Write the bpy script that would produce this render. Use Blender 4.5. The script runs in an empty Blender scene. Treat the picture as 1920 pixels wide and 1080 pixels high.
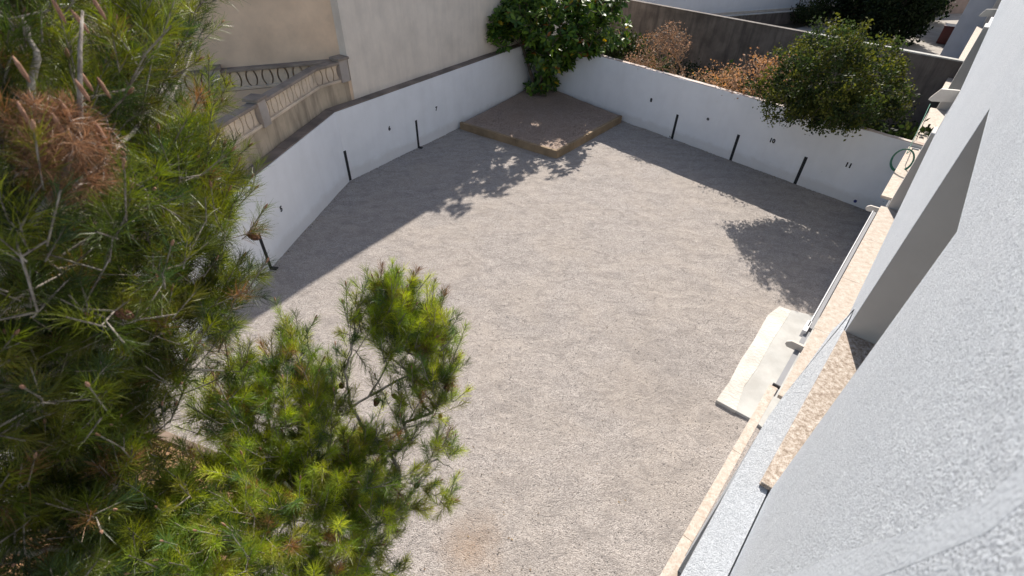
import bpy, math, random
import numpy as np
from mathutils import Vector, Matrix

random.seed(7); rng = np.random.default_rng(7)
sc = bpy.context.scene
col = sc.collection

# ------------------------------------------------------------------ camera
F_PX, CX, CY, HC = 902.0, 960.0, 540.0, 7.2
_D = np.array([925-CX, -(1640-CY), -F_PX]); _D /= np.linalg.norm(_D)
_F = np.array([0, 0, -1.0]); _F = _F-(_F@_D)*_D; _F /= np.linalg.norm(_F)
CAM = np.array([np.cross(_F, -_D), _F, -_D])            # camera -> world
cd = bpy.data.cameras.new('camera'); cam = bpy.data.objects.new('camera', cd); col.objects.link(cam)
m = Matrix.Identity(4)
for i in range(3):
    for j in range(3): m[i][j] = CAM[i][j]
m.translation = (0, 0, HC); cam.matrix_world = m
cd.sensor_width = 36; cd.lens = F_PX/1920*36; cd.clip_start = 0.05; cd.clip_end = 600
cd.dof.use_dof = True; cd.dof.focus_distance = 9.0; cd.dof.aperture_fstop = 3.2
sc.camera = cam

# ------------------------------------------------------------------ light
SUN_AZ, SUN_EL = math.radians(18), math.radians(37.5)
w = bpy.data.worlds.new('World'); sc.world = w; w.use_nodes = True
nt = w.node_tree; sky = nt.nodes.new('ShaderNodeTexSky'); sky.sky_type = 'NISHITA'; sky.sun_disc = False
sky.sun_elevation = SUN_EL; sky.sun_rotation = SUN_AZ
bg = nt.nodes['Background']; bg.inputs['Strength'].default_value = 0.095
nt.links.new(sky.outputs[0], bg.inputs[0])
sl = bpy.data.lights.new('sun', 'SUN'); sl.energy = 5.0; sl.angle = math.radians(0.5); sl.color = (1, 0.93, 0.84)
so = bpy.data.objects.new('sun', sl); col.objects.link(so); so.location = (10, 30, 30)
sd = Vector((math.sin(SUN_AZ)*math.cos(SUN_EL), math.cos(SUN_AZ)*math.cos(SUN_EL), math.sin(SUN_EL)))
so.rotation_euler = (-sd).to_track_quat('-Z', 'Y').to_euler()
sc.view_settings.view_transform = 'Standard'; sc.view_settings.look = 'None'
sc.view_settings.exposure = 0.62; sc.view_settings.gamma = 1; sc.view_settings.use_curve_mapping = False
sc.render.engine = 'CYCLES'
sc.cycles.max_bounces = 6; sc.cycles.transparent_max_bounces = 4

# ------------------------------------------------------------------ geometry of view (used to read true positions)
def ray(x, y): return CAM@np.array([(x-CX)/F_PX, -(y-CY)/F_PX, -1.0])
def G(x, y, z=0.0):
    r = ray(x, y); t = (z-HC)/r[2]; return r*t+np.array([0, 0, HC])
def RD(x, y, d):
    r = ray(x, y); return r/np.linalg.norm(r)*d+np.array([0, 0, HC])
AZF = math.radians(39.785)
UF = np.array([math.sin(AZF), math.cos(AZF), 0]); NF = np.array([-math.cos(AZF), math.sin(AZF), 0])
def FP(u, n, z): return tuple(UF*u+NF*n+np.array([0, 0, z]))      # facade coordinates, z above ground

# ------------------------------------------------------------------ helpers
class MB:
    def __init__(s): s.v = []; s.f = []
    def add(s, vs, fs):
        o = len(s.v); s.v += [tuple(map(float, v)) for v in vs]; s.f += [tuple(o+i for i in f) for f in fs]; return s
    def prism(s, pts, z0, z1):                         # plan polygon, counter-clockwise or not
        a = sum(p[0]*q[1]-q[0]*p[1] for p, q in zip(pts, pts[1:]+pts[:1]))
        if a < 0: pts = pts[::-1]
        n = len(pts)
        vs = [(p[0], p[1], z0) for p in pts]+[(p[0], p[1], z1) for p in pts]
        fs = [tuple(range(n))[::-1], tuple(range(n, 2*n))]+[(i, (i+1) % n, n+(i+1) % n, n+i) for i in range(n)]
        return s.add(vs, fs)
    def fbox(s, u0, u1, n0, n1, z0, z1):               # box in facade coordinates
        return s.prism([FP(u0, n0, 0)[:2], FP(u1, n0, 0)[:2], FP(u1, n1, 0)[:2], FP(u0, n1, 0)[:2]], z0, z1)
    def box(s, c, hx, hy, hz, rz=0):
        ca, sa = math.cos(rz), math.sin(rz)
        P = [(c[0]+x*ca-y*sa, c[1]+x*sa+y*ca) for x, y in ((-hx, -hy), (hx, -hy), (hx, hy), (-hx, hy))]
        return s.prism(P, c[2]-hz, c[2]+hz)
    def extr(s, pts, d):                               # 3-D planar polygon pushed along d
        pts = [np.array(p, float) for p in pts]; d = np.array(d, float); n = len(pts)
        nn = sum((np.cross(pts[i], pts[(i+1) % n]) for i in range(n)))
        if nn@d > 0: pts = pts[::-1]
        vs = pts+[p+d for p in pts]
        fs = [tuple(range(n)), tuple(range(n, 2*n))[::-1]]+[((i+1) % n, i, n+i, n+(i+1) % n) for i in range(n)]
        return s.add(vs, fs)
    def tube(s, pts, rad, k=6, cap=True):
        pts = [np.array(p, float) for p in pts]; n = len(pts)
        if not hasattr(rad, '__len__'): rad = [rad]*n
        vs = []
        t0 = pts[1]-pts[0]; a = np.array([0, 0, 1.0]) if abs(t0[2]) < .9*np.linalg.norm(t0) else np.array([1.0, 0, 0])
        for i in range(n):
            t = pts[min(i+1, n-1)]-pts[max(i-1, 0)]; t = t/(np.linalg.norm(t)+1e-9)
            x = np.cross(a, t); x /= np.linalg.norm(x)+1e-9; y = np.cross(t, x); a = np.cross(t, x)*1.0; a = y if False else a
            for j in range(k):
                th = 2*math.pi*j/k; vs.append(pts[i]+rad[i]*(x*math.cos(th)+y*math.sin(th)))
            a = y
            a = np.cross(t, x)
        fs = [(i*k+j, i*k+(j+1) % k, (i+1)*k+(j+1) % k, (i+1)*k+j) for i in range(n-1) for j in range(k)]
        if cap: fs += [tuple(range(k))[::-1], tuple((n-1)*k+j for j in range(k))]
        return s.add(vs, fs)
    def lathe(s, c, prof, k=16, axis=None, ref=None):
        c = np.array(c, float); ax = np.array(axis if axis is not None else (0, 0, 1.0), float); ax /= np.linalg.norm(ax)
        x = np.cross(ax, (0.3, 0.9, 0.2)); x /= np.linalg.norm(x); y = np.cross(ax, x)
        vs = []
        for r, h in prof:
            for j in range(k):
                th = 2*math.pi*j/k; vs.append(c+ax*h+r*(x*math.cos(th)+y*math.sin(th)))
        n = len(prof)
        fs = [(i*k+j, i*k+(j+1) % k, (i+1)*k+(j+1) % k, (i+1)*k+j) for i in range(n-1) for j in range(k)]
        fs += [tuple(range(k))[::-1], tuple((n-1)*k+j for j in range(k))]
        return s.add(vs, fs)
    def mesh(s, name):
        me = bpy.data.meshes.new(name); me.from_pydata(s.v, [], s.f); me.update(); return me
    def build(s, name, mat, parent=None, smooth=False, bevel=0):
        me = s.mesh(name); me.materials.append(mat)
        if smooth:
            for p in me.polygons: p.use_smooth = True
        o = bpy.data.objects.new(name, me); col.objects.link(o)
        if parent is not None: put(o, parent)
        if bevel:
            b = o.modifiers.new('bevel', 'BEVEL'); b.width = bevel; b.segments = 2; b.limit_method = 'ANGLE'
        return o
def put(o, parent):
    o.parent = parent; o.matrix_parent_inverse = pm(parent).inverted()
def pm(o):
    mm = Matrix.LocRotScale(o.location, o.rotation_euler, o.scale)
    if o.parent: mm = pm(o.parent)@o.matrix_parent_inverse@mm
    return mm
def thing(name, label, cat, loc, group=None):
    o = bpy.data.objects.new(name, None); col.objects.link(o); o.location = tuple(map(float, loc)); o.empty_display_size = .2
    return tag(o, label, cat, group)
def tag(o, label, cat, group=None):
    o['label'] = label; o['category'] = cat
    if group: o['group'] = group
    return o
def structure(o): o['kind'] = 'structure'; return o
def stuff(o): o['kind'] = 'stuff'; return o
def raw_mesh(name, V, F, mat, cols=None, smooth=False):       # numpy vertices, faces (n,k)
    me = bpy.data.meshes.new(name); V = np.asarray(V, np.float32); F = np.asarray(F, np.int32); k = F.shape[1]
    me.vertices.add(len(V)); me.vertices.foreach_set('co', V.ravel())
    me.loops.add(F.size); me.loops.foreach_set('vertex_index', F.ravel())
    me.polygons.add(len(F)); me.polygons.foreach_set('loop_start', np.arange(len(F), dtype=np.int32)*k)
    try: me.polygons.foreach_set('loop_total', np.full(len(F), k, np.int32))
    except Exception: pass
    if smooth: me.polygons.foreach_set('use_smooth', np.ones(len(F), bool))
    me.update(calc_edges=True); me.validate()
    if cols is not None:
        at = me.color_attributes.new('tint', 'FLOAT_COLOR', 'POINT')
        c4 = np.ones((len(V), 4), np.float32); c4[:, :3] = cols; at.data.foreach_set('color', c4.ravel())
    me.materials.append(mat)
    o = bpy.data.objects.new(name, me); col.objects.link(o); return o

# ------------------------------------------------------------------ materials
def new_mat(name):
    mt = bpy.data.materials.new(name); mt.use_nodes = True; n = mt.node_tree
    return mt, n, n.nodes['Principled BSDF']
def nd(n, t, **kw):
    x = n.nodes.new(t)
    for k, v in kw.items():
        if k in x.inputs: x.inputs[k].default_value = v
        else: setattr(x, k, v)
    return x
def ramp(n, src, stops):
    r = n.nodes.new('ShaderNodeValToRGB'); e = r.color_ramp.elements
    while len(e) < len(stops): e.new(.5)
    for i, (p, c) in enumerate(stops): e[i].position = p; e[i].color = (*c, 1)
    n.links.new(src, r.inputs[0]); return r.outputs[0]
def mixc(n, fac, a, b, mode='MIX'):
    x = n.nodes.new('ShaderNodeMix'); x.data_type = 'RGBA'; x.blend_type = mode
    if isinstance(fac, (int, float)): x.inputs[0].default_value = fac
    else: n.links.new(fac, x.inputs[0])
    for s, v in ((6, a), (7, b)):
        if isinstance(v, tuple): x.inputs[s].default_value = (*v, 1)
        else: n.links.new(v, x.inputs[s])
    return x.outputs[2]
def obj_co(n, scale=(1, 1, 1)):
    g = n.nodes.new('ShaderNodeNewGeometry'); mp = n.nodes.new('ShaderNodeMapping'); mp.inputs['Scale'].default_value = scale
    n.links.new(g.outputs['Position'], mp.inputs[0]); return mp.outputs[0]
def noise(n, co, scale, detail=4, rough=.55, dist=0):
    x = nd(n, 'ShaderNodeTexNoise', Scale=scale, Detail=detail, Roughness=rough, Distortion=dist); n.links.new(co, x.inputs['Vector']); return x.outputs[0]
def vor(n, co, scale, feature='F1', out=0):
    x = nd(n, 'ShaderNodeTexVoronoi', Scale=scale, feature=feature); n.links.new(co, x.inputs['Vector']); return x.outputs[out]
def bump(n, b, h, strength, dist, prev=None):
    x = nd(n, 'ShaderNodeBump', Strength=strength, Distance=dist); n.links.new(h, x.inputs['Height'])
    if prev is not None: n.links.new(prev, x.inputs['Normal'])
    n.links.new(x.outputs[0], b.inputs['Normal']); return x.outputs[0]
def plaster(name, c, var=.08, scale=60, bs=.35, bd=.006, rough=.9, stain=None, stain_amt=.5, streak=True):
    mt, n, b = new_mat(name); co = obj_co(n)
    big = noise(n, co, 1.3, 5, .6); fine = noise(n, co, scale, 3, .6)
    dark = tuple(x*(1-var*2) for x in c); lite = tuple(min(.95, x*(1+var*.6)) for x in c)
    cc = ramp(n, big, [(.3, dark), (.62, lite)])
    if stain is not None:
        st = noise(n, obj_co(n, (2.2, 2.2, .28) if streak else (1, 1, 1)), 1.6, 6, .65)
        x = ramp(n, st, [(.45, (0, 0, 0)), (.72, (stain_amt,)*3)])
        cc = mixc(n, x, cc, stain)
    n.links.new(cc, b.inputs['Base Color']); b.inputs['Roughness'].default_value = rough
    bump(n, b, fine, bs, bd); return mt
def simple(name, c, rough=.6, metal=0, var=.0, scale=20, bs=0, bd=.003):
    mt, n, b = new_mat(name); b.inputs['Roughness'].default_value = rough; b.inputs['Metallic'].default_value = metal
    co = obj_co(n); nz = noise(n, co, scale, 4)
    cc = ramp(n, nz, [(.3, tuple(x*(1-var) for x in c)), (.7, tuple(min(.95, x*(1+var)) for x in c))])
    n.links.new(cc, b.inputs['Base Color'])
    if bs: bump(n, b, nz, bs, bd)
    return mt

def gravel_mat(name, c0, c1, c2, patch, patch2, scale=42, worn=False):
    mt, n, b = new_mat(name); co = obj_co(n)
    wob = noise(n, co, 9, 3)
    cells = nd(n, 'ShaderNodeTexVoronoi', Scale=scale); n.links.new(co, cells.inputs['Vector'])
    sep = nd(n, 'ShaderNodeSeparateColor'); n.links.new(cells.outputs['Color'], sep.inputs[0])
    cc = ramp(n, sep.outputs[0], [(.0, c0), (.45, c1), (1.0, c2)])
    fine = noise(n, co, scale*2.6, 2)
    cc = mixc(n, .35, cc, ramp(n, fine, [(.3, c0), (.7, c2)]))
    big = noise(n, co, .55, 5, .62, .6)
    cc = mixc(n, ramp(n, big, [(.42, (0, 0, 0)), (.66, (.45, .45, .45))]), cc, patch)
    mid = noise(n, obj_co(n, (1, 1.5, 1)), 2.6, 5, .7, 1.0)
    cc = mixc(n, ramp(n, mid, [(.46, (0, 0, 0)), (.7, (.6, .6, .6))]), cc, patch2)
    if worn:                                            # raked arcs, an earth stain and a damp streak
        wv = nd(n, 'ShaderNodeTexWave', Scale=.6, Distortion=11.0, Detail=3, wave_type='RINGS', rings_direction='Z'); wv.inputs['Detail Scale'].default_value = .7
        mp = n.nodes.new('ShaderNodeMapping'); mp.inputs['Location'].default_value = (-3.5, 2.0, 0); n.links.new(co, mp.inputs[0]); n.links.new(mp.outputs[0], wv.inputs['Vector'])
        cc = mixc(n, ramp(n, wv.outputs[0], [(.3, (.10, .10, .10)), (.75, (0, 0, 0))]), cc, patch2)
        for (sx, sy, sr, sc_, amt) in [(float(G(885, 1020)[0]), float(G(885, 1020)[1]), .5, (.30, .19, .11), .6), (3.2, 6.5, 1.5, (.22, .20, .19), .35), (-1.0, 6.6, 1.3, (.46, .40, .35), .4)]:
            dv = nd(n, 'ShaderNodeVectorMath', operation='DISTANCE'); n.links.new(co, dv.inputs[0]); dv.inputs[1].default_value = (sx, sy, 0)
            ma = nd(n, 'ShaderNodeMath', operation='MULTIPLY_ADD'); n.links.new(noise(n, co, 1.6, 5, .65), ma.inputs[0]); ma.inputs[1].default_value = sr*1.6; n.links.new(dv.outputs['Value'], ma.inputs[2])
            mr = nd(n, 'ShaderNodeMapRange'); mr.inputs['From Min'].default_value = sr*.6; mr.inputs['From Max'].default_value = sr*1.9; mr.inputs['To Min'].default_value = amt; mr.inputs['To Max'].default_value = 0; n.links.new(ma.outputs[0], mr.inputs['Value'])
            cc = mixc(n, mr.outputs[0], cc, sc_)
    n.links.new(cc, b.inputs['Base Color']); b.inputs['Roughness'].default_value = .95
    p = bump(n, b, mid, .5, .05)
    p = bump(n, b, wob, .5, .022, p)
    bump(n, b, ramp(n, cells.outputs['Distance'], [(0, (1, 1, 1)), (.8, (0, 0, 0))]), .9, .8/scale, p)
    return mt

M = {}
M['white'] = plaster('white_paint', (.87, .875, .885), .025, 45, .25, .006, stain=(.5, .46, .42), stain_amt=.07)
def wall_dirt(mt):
    n = mt.node_tree; b = n.nodes['Principled BSDF']; src = b.inputs['Base Color'].links[0].from_socket
    g_ = n.nodes.new('ShaderNodeNewGeometry'); sp = n.nodes.new('ShaderNodeSeparateXYZ'); n.links.new(g_.outputs['Position'], sp.inputs[0])
    ma = nd(n, 'ShaderNodeMath', operation='MULTIPLY_ADD'); n.links.new(noise(n, obj_co(n, (1, 1, 1.5)), 2.3, 6, .7), ma.inputs[0]); ma.inputs[1].default_value = -.5; n.links.new(sp.outputs['Z'], ma.inputs[2])
    cc = mixc(n, ramp(n, ma.outputs[0], [(.0, (.3, .3, .3)), (.16, (0, 0, 0))]), src, (.55, .5, .44)); n.links.new(cc, b.inputs['Base Color'])
wall_dirt(M['white'])
M['wall_cap'] = plaster('dirty_cap', (.24, .19, .155), .2, 40, .6, .012, stain=(.09, .075, .065), stain_amt=.7, streak=False)
M['brick_edge'] = plaster('chipped_cap', (.62, .54, .49), .15, 30, .6, .015, stain=(.42, .26, .18), stain_amt=.7, streak=False)
M['beige'] = plaster('beige_render', (.80, .60, .42), .07, 35, .25, .006, stain=(.50, .35, .25), stain_amt=.3, streak=False)
M['cream'] = plaster('cream_render', (.81, .71, .595), .06, 35, .25, .006, stain=(.5, .42, .35), stain_amt=.25)
M['tan'] = plaster('tan_render', (.56, .45, .32), .12, 30, .3, .008, stain=(.16, .12, .085), stain_amt=.8)
M['cast'] = plaster('cast_stone', (.78, .63, .47), .1, 40, .3, .005, stain=(.25, .2, .16), stain_amt=.4, streak=False)
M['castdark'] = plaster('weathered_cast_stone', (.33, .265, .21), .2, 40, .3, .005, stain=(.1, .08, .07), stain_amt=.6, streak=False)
M['postgrey'] = plaster('grey_post', (.46, .40, .35), .12, 40, .3, .005)
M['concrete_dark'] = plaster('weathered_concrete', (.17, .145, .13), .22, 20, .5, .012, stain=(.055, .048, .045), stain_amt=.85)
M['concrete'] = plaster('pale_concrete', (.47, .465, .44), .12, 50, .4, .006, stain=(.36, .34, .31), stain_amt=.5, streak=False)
M['rough_conc'] = plaster('rough_concrete', (.60, .575, .53), .12, 18, .9, .02, stain=(.42, .37, .3), stain_amt=.5, streak=False)
M['kerb'] = plaster('ochre_kerb', (.33, .235, .14), .2, 30, .5, .01, stain=(.16, .11, .065), stain_amt=.6, streak=False)
M['timber'] = plaster('grey_timber', (.27, .2, .15), .2, 30, .5, .006, stain=(.14, .1, .07), stain_amt=.5, streak=False)
M['annexgrey'] = plaster('grey_annex_paint', (.50, .51, .54), .05, 40, .2, .004)
M['brownwall'] = plaster('brown_render', (.30, .22, .18), .1, 30, .3, .006)
M['black'] = simple('black_paint', (.012, .012, .015), .6)
M['dark'] = simple('dark_glass', (.02, .022, .025), .12)
M['frame'] = simple('white_frame', (.6, .61, .63), .4, var=.05)
M['grey_plaster'] = plaster('jamb_plaster', (.60, .58, .55), .05, 120, .3, .004)
M['smooth_white'] = plaster('smooth_white', (.70, .71, .73), .04, 160, .3, .003)
M['rail'] = plaster('grey_rail', (.30, .305, .32), .05, 60, .1, .002)
M['marble'] = plaster('bracket_stone', (.68, .64, .58), .08, 60, .3, .004, stain=(.45, .32, .24), stain_amt=.3, streak=False)

def stucco(name='spatter_stucco', sun_dim=0.0):
    mt, n, b = new_mat(name); co = obj_co(n)
    g = noise(n, co, 170, 3, .65); g2 = noise(n, co, 30, 3, .6); big = noise(n, co, 1.1, 4)
    cc = ramp(n, big, [(.3, (.665, .71, .765)), (.7, (.725, .765, .815))])
    g3 = noise(n, co, 42, 3, .7)
    cc = mixc(n, ramp(n, g3, [(.38, (.45, .45, .45)), (.56, (0, 0, 0))]), cc, (.53, .57, .625))
    cc = mixc(n, ramp(n, g, [(.38, (.9, .9, .9)), (.52, (0, 0, 0))]), cc, (.42, .46, .52))
    if sun_dim: cc = mixc(n, sun_dim, cc, (.40, .41, .42))  # greys the colour to offset strong sun on the surface
    n.links.new(cc, b.inputs['Base Color']); b.inputs['Roughness'].default_value = .95
    p = bump(n, b, g2, .35, .01); p = bump(n, b, noise(n, co, 5, 5, .6), .3, .03, p)
    bump(n, b, ramp(n, g, [(.34, (0, 0, 0)), (.52, (.85, .85, .85)), (.75, (1, 1, 1))]), .8, .005, p); return mt
M['stucco'] = stucco(); M['stucco_dim'] = stucco('dimmed_stucco', .5)  # second stucco is a darkened copy, toning down the sunlit shelf by colour
M['band'] = plaster('smooth_band', (.58, .62, .67), .06, 90, .6, .004)
M['shelf'] = plaster('grey_blue_shelf', (.50, .535, .57), .05, 150, .5, .005)
def stone_sill(name, c0, c1, c2, scale):
    mt, n, b = new_mat(name); co = obj_co(n)
    a = noise(n, co, scale, 5, .75); g = noise(n, co, scale*4.2, 3, .7)
    cc = ramp(n, a, [(.34, c0), (.5, c1), (.66, c2)])
    cc = mixc(n, ramp(n, g, [(.34, (.85, .85, .85)), (.5, (0, 0, 0))]), cc, c0)
    n.links.new(cc, b.inputs['Base Color']); b.inputs['Roughness'].default_value = .75
    bump(n, b, g, .4, .004); return mt
M['sill'] = stone_sill('speckled_stone', (.19, .135, .095), (.45, .375, .305), (.64, .585, .525), 26)
M['sill2'] = stone_sill('tan_stone', (.41, .325, .255), (.52, .45, .38), (.60, .545, .485), 12)

M['gravel'] = gravel_mat('grey_gravel', (.125, .109, .10), (.39, .348, .318), (.63, .575, .535), (.43, .37, .315), (.21, .188, .174), 84, True)
M['bed_gravel'] = gravel_mat('brown_gravel', (.19, .135, .105), (.38, .28, .225), (.54, .425, .35), (.36, .26, .19), (.28, .205, .165), 50)
M['soil'] = gravel_mat('garden_soil', (.03, .025, .018), (.06, .048, .035), (.1, .085, .06), (.045, .055, .02), (.03, .03, .015), 20)
M['paving'] = plaster('concrete_paving', (.36, .33, .295), .1, 30, .3, .006, stain=(.2, .17, .15), stain_amt=.5, streak=False)
M['chips'] = simple('wood_chip', (.46, .27, .15), .8, var=.35, scale=40, bs=.3)

def leaf_mat(name, rough=.45, trans=.35, spec=.5, tint=(1, 1, 1)):
    mt, n, b = new_mat(name)
    at = n.nodes.new('ShaderNodeAttribute'); at.attribute_name = 'tint'
    n.links.new(at.outputs['Color'], b.inputs['Base Color']); b.inputs['Roughness'].default_value = rough
    b.inputs['Specular IOR Level'].default_value = spec
    tr = n.nodes.new('ShaderNodeBsdfTranslucent')
    hs = nd(n, 'ShaderNodeHueSaturation', Saturation=1.1, Value=1.5); hs.inputs['Hue'].default_value = .490
    n.links.new(at.outputs['Color'], hs.inputs['Color']); n.links.new(hs.outputs[0], tr.inputs[0])
    mx = n.nodes.new('ShaderNodeMixShader'); mx.inputs[0].default_value = trans
    n.links.new(b.outputs[0], mx.inputs[1]); n.links.new(tr.outputs[0], mx.inputs[2])
    n.links.new(mx.outputs[0], n.nodes['Material Output'].inputs[0]); return mt
M['needle'] = leaf_mat('pine_needle', .42, .33)
M['foliage'] = leaf_mat('small_leaf', .65, .35, .25)
M['big_leaf_mix'] = leaf_mat('rubber_leaf_mix', .46, .2, .35)
def solid_leaf(name, c, rough=.44, trans=.2):
    mt = leaf_mat(name, rough, trans, .4); n = mt.node_tree
    at = [x for x in n.nodes if x.type == 'ATTRIBUTE'][0]; outs = [l.to_socket for l in at.outputs['Color'].links]
    nz = noise(n, obj_co(n), 7, 2); cc = ramp(n, nz, [(.3, tuple(x*.7 for x in c)), (.7, tuple(x*1.3 for x in c))])
    for s in outs: n.links.new(cc, s)
    return mt
M['leaf_a'] = solid_leaf('rubber_leaf_dark', (.05, .105, .02)); M['leaf_b'] = solid_leaf('rubber_leaf_mid', (.14, .225, .03))
M['leaf_y'] = solid_leaf('rubber_leaf_yellow', (.5, .36, .03), .4, .3); M['leaf_o'] = solid_leaf('rubber_leaf_rust', (.34, .12, .025), .5, .3)
def bark(name, c0, c1, scale=18):
    mt, n, b = new_mat(name); co = obj_co(n, (1, 1, .45)); a = noise(n, co, scale, 5, .7)
    n.links.new(ramp(n, a, [(.35, c0), (.65, c1)]), b.inputs['Base Color']); b.inputs['Roughness'].default_value = .9
    bump(n, b, a, .6, .01); return mt
M['pine_bark'] = bark('pine_bark', (.10, .078, .062), (.36, .325, .29), 30)
M['pine_trunk'] = bark('pine_trunk_bark', (.05, .036, .028), (.2, .155, .125))
M['bark'] = bark('grey_brown_bark', (.06, .045, .033), (.17, .135, .105))
M['dead'] = bark('dead_twig', (.15, .085, .045), (.42, .275, .16), 25)
M['cone'] = bark('pine_cone', (.05, .02, .012), (.2, .085, .05), 120)
M['bud'] = bark('pine_bud', (.2, .095, .06), (.42, .25, .17), 60)

# ------------------------------------------------------------------ setting: ground
g = MB(); S = 260
g.add([(-S, -S, -.06), (S, -S, -.06), (S, S, -.06), (-S, S, -.06)], [(0, 1, 2, 3)])
structure(g.build('ground', M['soil']))

A2, B2, C2 = np.array([-5.88, 9.25]), np.array([-5.28, 13.9]), np.array([.93, 23.75])
d2 = (B2-A2)/np.linalg.norm(B2-A2); d1 = (C2-B2)/np.linalg.norm(C2-B2)
n2 = np.array([d2[1], -d2[0]]); n1 = np.array([d1[1], -d1[0]])           # towards the yard
R0 = np.array([10.48, 13.35]); dr = np.array([-6.13, 6.67]); dr /= np.linalg.norm(dr)
nr = np.array([-dr[1], dr[0]])                                            # towards the yard
if nr@(np.array([0, 5])-R0) < 0: nr = -nr
def isect(p, d, q, e):
    A = np.array([d, -e]).T; t = np.linalg.solve(A, q-p); return p+d*t[0]
CR = isect(B2, d1, R0, dr)
FE = R0-dr*1.0
RF = isect(R0, dr, UF[:2]*0-NF[:2]*.3, UF[:2])                            # right wall meets the facade
SW = A2-d2*13.0
def off(o):                                                               # left wall line pushed outwards by o
    a = A2-n2*o; b = B2-n1*o
    return [SW-n2*o, isect(a, d2, b, d1), isect(b, d1, R0-nr*o, dr)]
# the yard: a fine grid with hand-raked unevenness
poly = [SW-n2*.1, isect(A2-n2*.1, d2, B2-n1*.1, d1), isect(B2-n1*.1, d1, R0-nr*.1, dr), isect(R0-nr*.1, dr, -NF[:2]*.45, UF[:2]),
        UF[:2]*-7-NF[:2]*.45]
def inside(P, poly):
    x, y = P[..., 0], P[..., 1]; r = np.zeros(x.shape, bool); k = len(poly)
    for i in range(k):
        a, b = poly[i], poly[(i+1) % k]
        c = (a[1] > y) != (b[1] > y); xx = (b[0]-a[0])*(y-a[1])/(b[1]-a[1]+1e-12)+a[0]; r ^= c & (x < xx)
    return r
from mathutils import noise as mnoise
st = .11; xs = np.arange(-8, 14, st); ys = np.arange(-6, 25, st)
X, Y = np.meshgrid(xs, ys); keep = inside(np.stack([X, Y], -1), poly)
idx = -np.ones(X.shape, int); idx[keep] = np.arange(keep.sum())
Vx, Vy = X[keep], Y[keep]
Z = np.array([.022*mnoise.noise((a*.9, b*.9, 0))+.014*mnoise.noise((a*2.6, b*2.6, 3)) for a, b in zip(Vx, Vy)])
q = np.stack([idx[:-1, :-1], idx[:-1, 1:], idx[1:, 1:], idx[1:, :-1]], -1).reshape(-1, 4); q = q[(q >= 0).all(1)]
yard = structure(raw_mesh('gravel_yard', np.stack([Vx, Vy, Z], -1), q, M['gravel'], smooth=True))
# loose pebbles lying on the surface
def pebbles(name, npb, pts, mat, r0, r1):
    V, Fc = [], []
    base = np.array([(1, 0, 0), (-.5, .87, 0), (-.5, -.87, 0), (0, 0, .8), (.2, .3, -.8)])
    fs = np.array([(0, 1, 3), (1, 2, 3), (2, 0, 3), (1, 0, 4), (2, 1, 4), (0, 2, 4)])
    n_ = len(pts); r = rng.uniform(r0, r1, (n_, 1, 1)); a = rng.uniform(0, 6.28, n_)
    B = base[None]*rng.uniform(.6, 1.3, (n_, 5, 3))*r
    ca, sa = np.cos(a)[:, None], np.sin(a)[:, None]
    Bx = B[..., 0]*ca-B[..., 1]*sa; By = B[..., 0]*sa+B[..., 1]*ca
    V = np.stack([Bx+pts[:, None, 0], By+pts[:, None, 1], B[..., 2]*.7+pts[:, None, 2]], -1).reshape(-1, 3)
    Fc = (fs[None]+(np.arange(n_)*5)[:, None, None]).reshape(-1, 3)
    return raw_mesh(name, V, Fc, mat)
P = np.stack([rng.uniform(-6.5, 12, 60000), rng.uniform(1.5, 24, 60000)], -1)
P = P[inside(P, poly)]; P = P[rng.random(len(P)) < np.clip(9/(P[:, 1]+2), .25, 1)]
pz = np.array([.022*mnoise.noise((a*.9, b*.9, 0))+.014*mnoise.noise((a*2.6, b*2.6, 3)) for a, b in P])+.004
M['pebble'] = gravel_mat('pebble', (.17, .155, .145), (.37, .34, .315), (.60, .565, .53), (.36, .32, .28), (.28, .26, .25), 30)
stuff(tag(pebbles('loose_pebbles', 0, np.c_[P, pz], M['pebble'], .005, .014), 'loose grey pebbles lying on the raked gravel', 'pebbles'))

# fallen leaves and twig bits gathered along the walls and under the pine
def litter(name, label, pts, size, cols, mat, par=None):
    n_ = len(pts); a = rng.uniform(0, 6.28, n_); l = size*rng.uniform(.5, 1.2, n_); w_ = l*rng.uniform(.2, .5, n_)
    e = np.stack([np.cos(a), np.sin(a), rng.normal(0, .35, n_)], -1); f_ = np.stack([-np.sin(a), np.cos(a), rng.normal(0, .35, n_)], -1)
    V = np.stack([pts-e*l[:, None], pts+f_*w_[:, None], pts+e*l[:, None], pts-f_*w_[:, None]], 1).reshape(-1, 3)
    return stuff(tag(raw_mesh(name, V, np.arange(n_*4).reshape(-1, 4), mat, np.repeat(cols[rng.integers(0, len(cols), n_)], 4, 0)), label, 'leaf litter'))
lp = []
for a, d, nn, L in ((A2, d2, n2, 4.5), (B2, d1, n1, 11), (R0, dr, nr, 13)):
    k = int(L*28); t_ = rng.uniform(-.5, L, k); o_ = rng.exponential(.14, k)+.02; p = a+d*t_[:, None]+nn*o_[:, None]; lp.append(p)
lp.append(np.stack([rng.normal(-.2, 1.0, 90), rng.normal(2.6, .9, 90)], -1)); lp.append(np.stack([rng.uniform(-4, 8, 160), rng.uniform(3, 18, 160)], -1)); lp.append(np.stack([rng.normal(2.2, 1.5, 90), rng.normal(17.5, 1.5, 90)], -1))
lp = np.concatenate(lp); lp = lp[inside(lp, poly)]
litter('leaf_litter', 'dry brown leaves and twig bits strewn on the gravel', np.c_[lp, [.022*mnoise.noise((a*.9, b*.9, 0))+.014*mnoise.noise((a*2.6, b*2.6, 3))+.012 for a, b in lp]], .02, np.array([(.12, .08, .045), (.2, .13, .07), (.07, .055, .04), (.26, .18, .08)]), leaf_mat('dry_leaf', .8, .1, .2))

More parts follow.
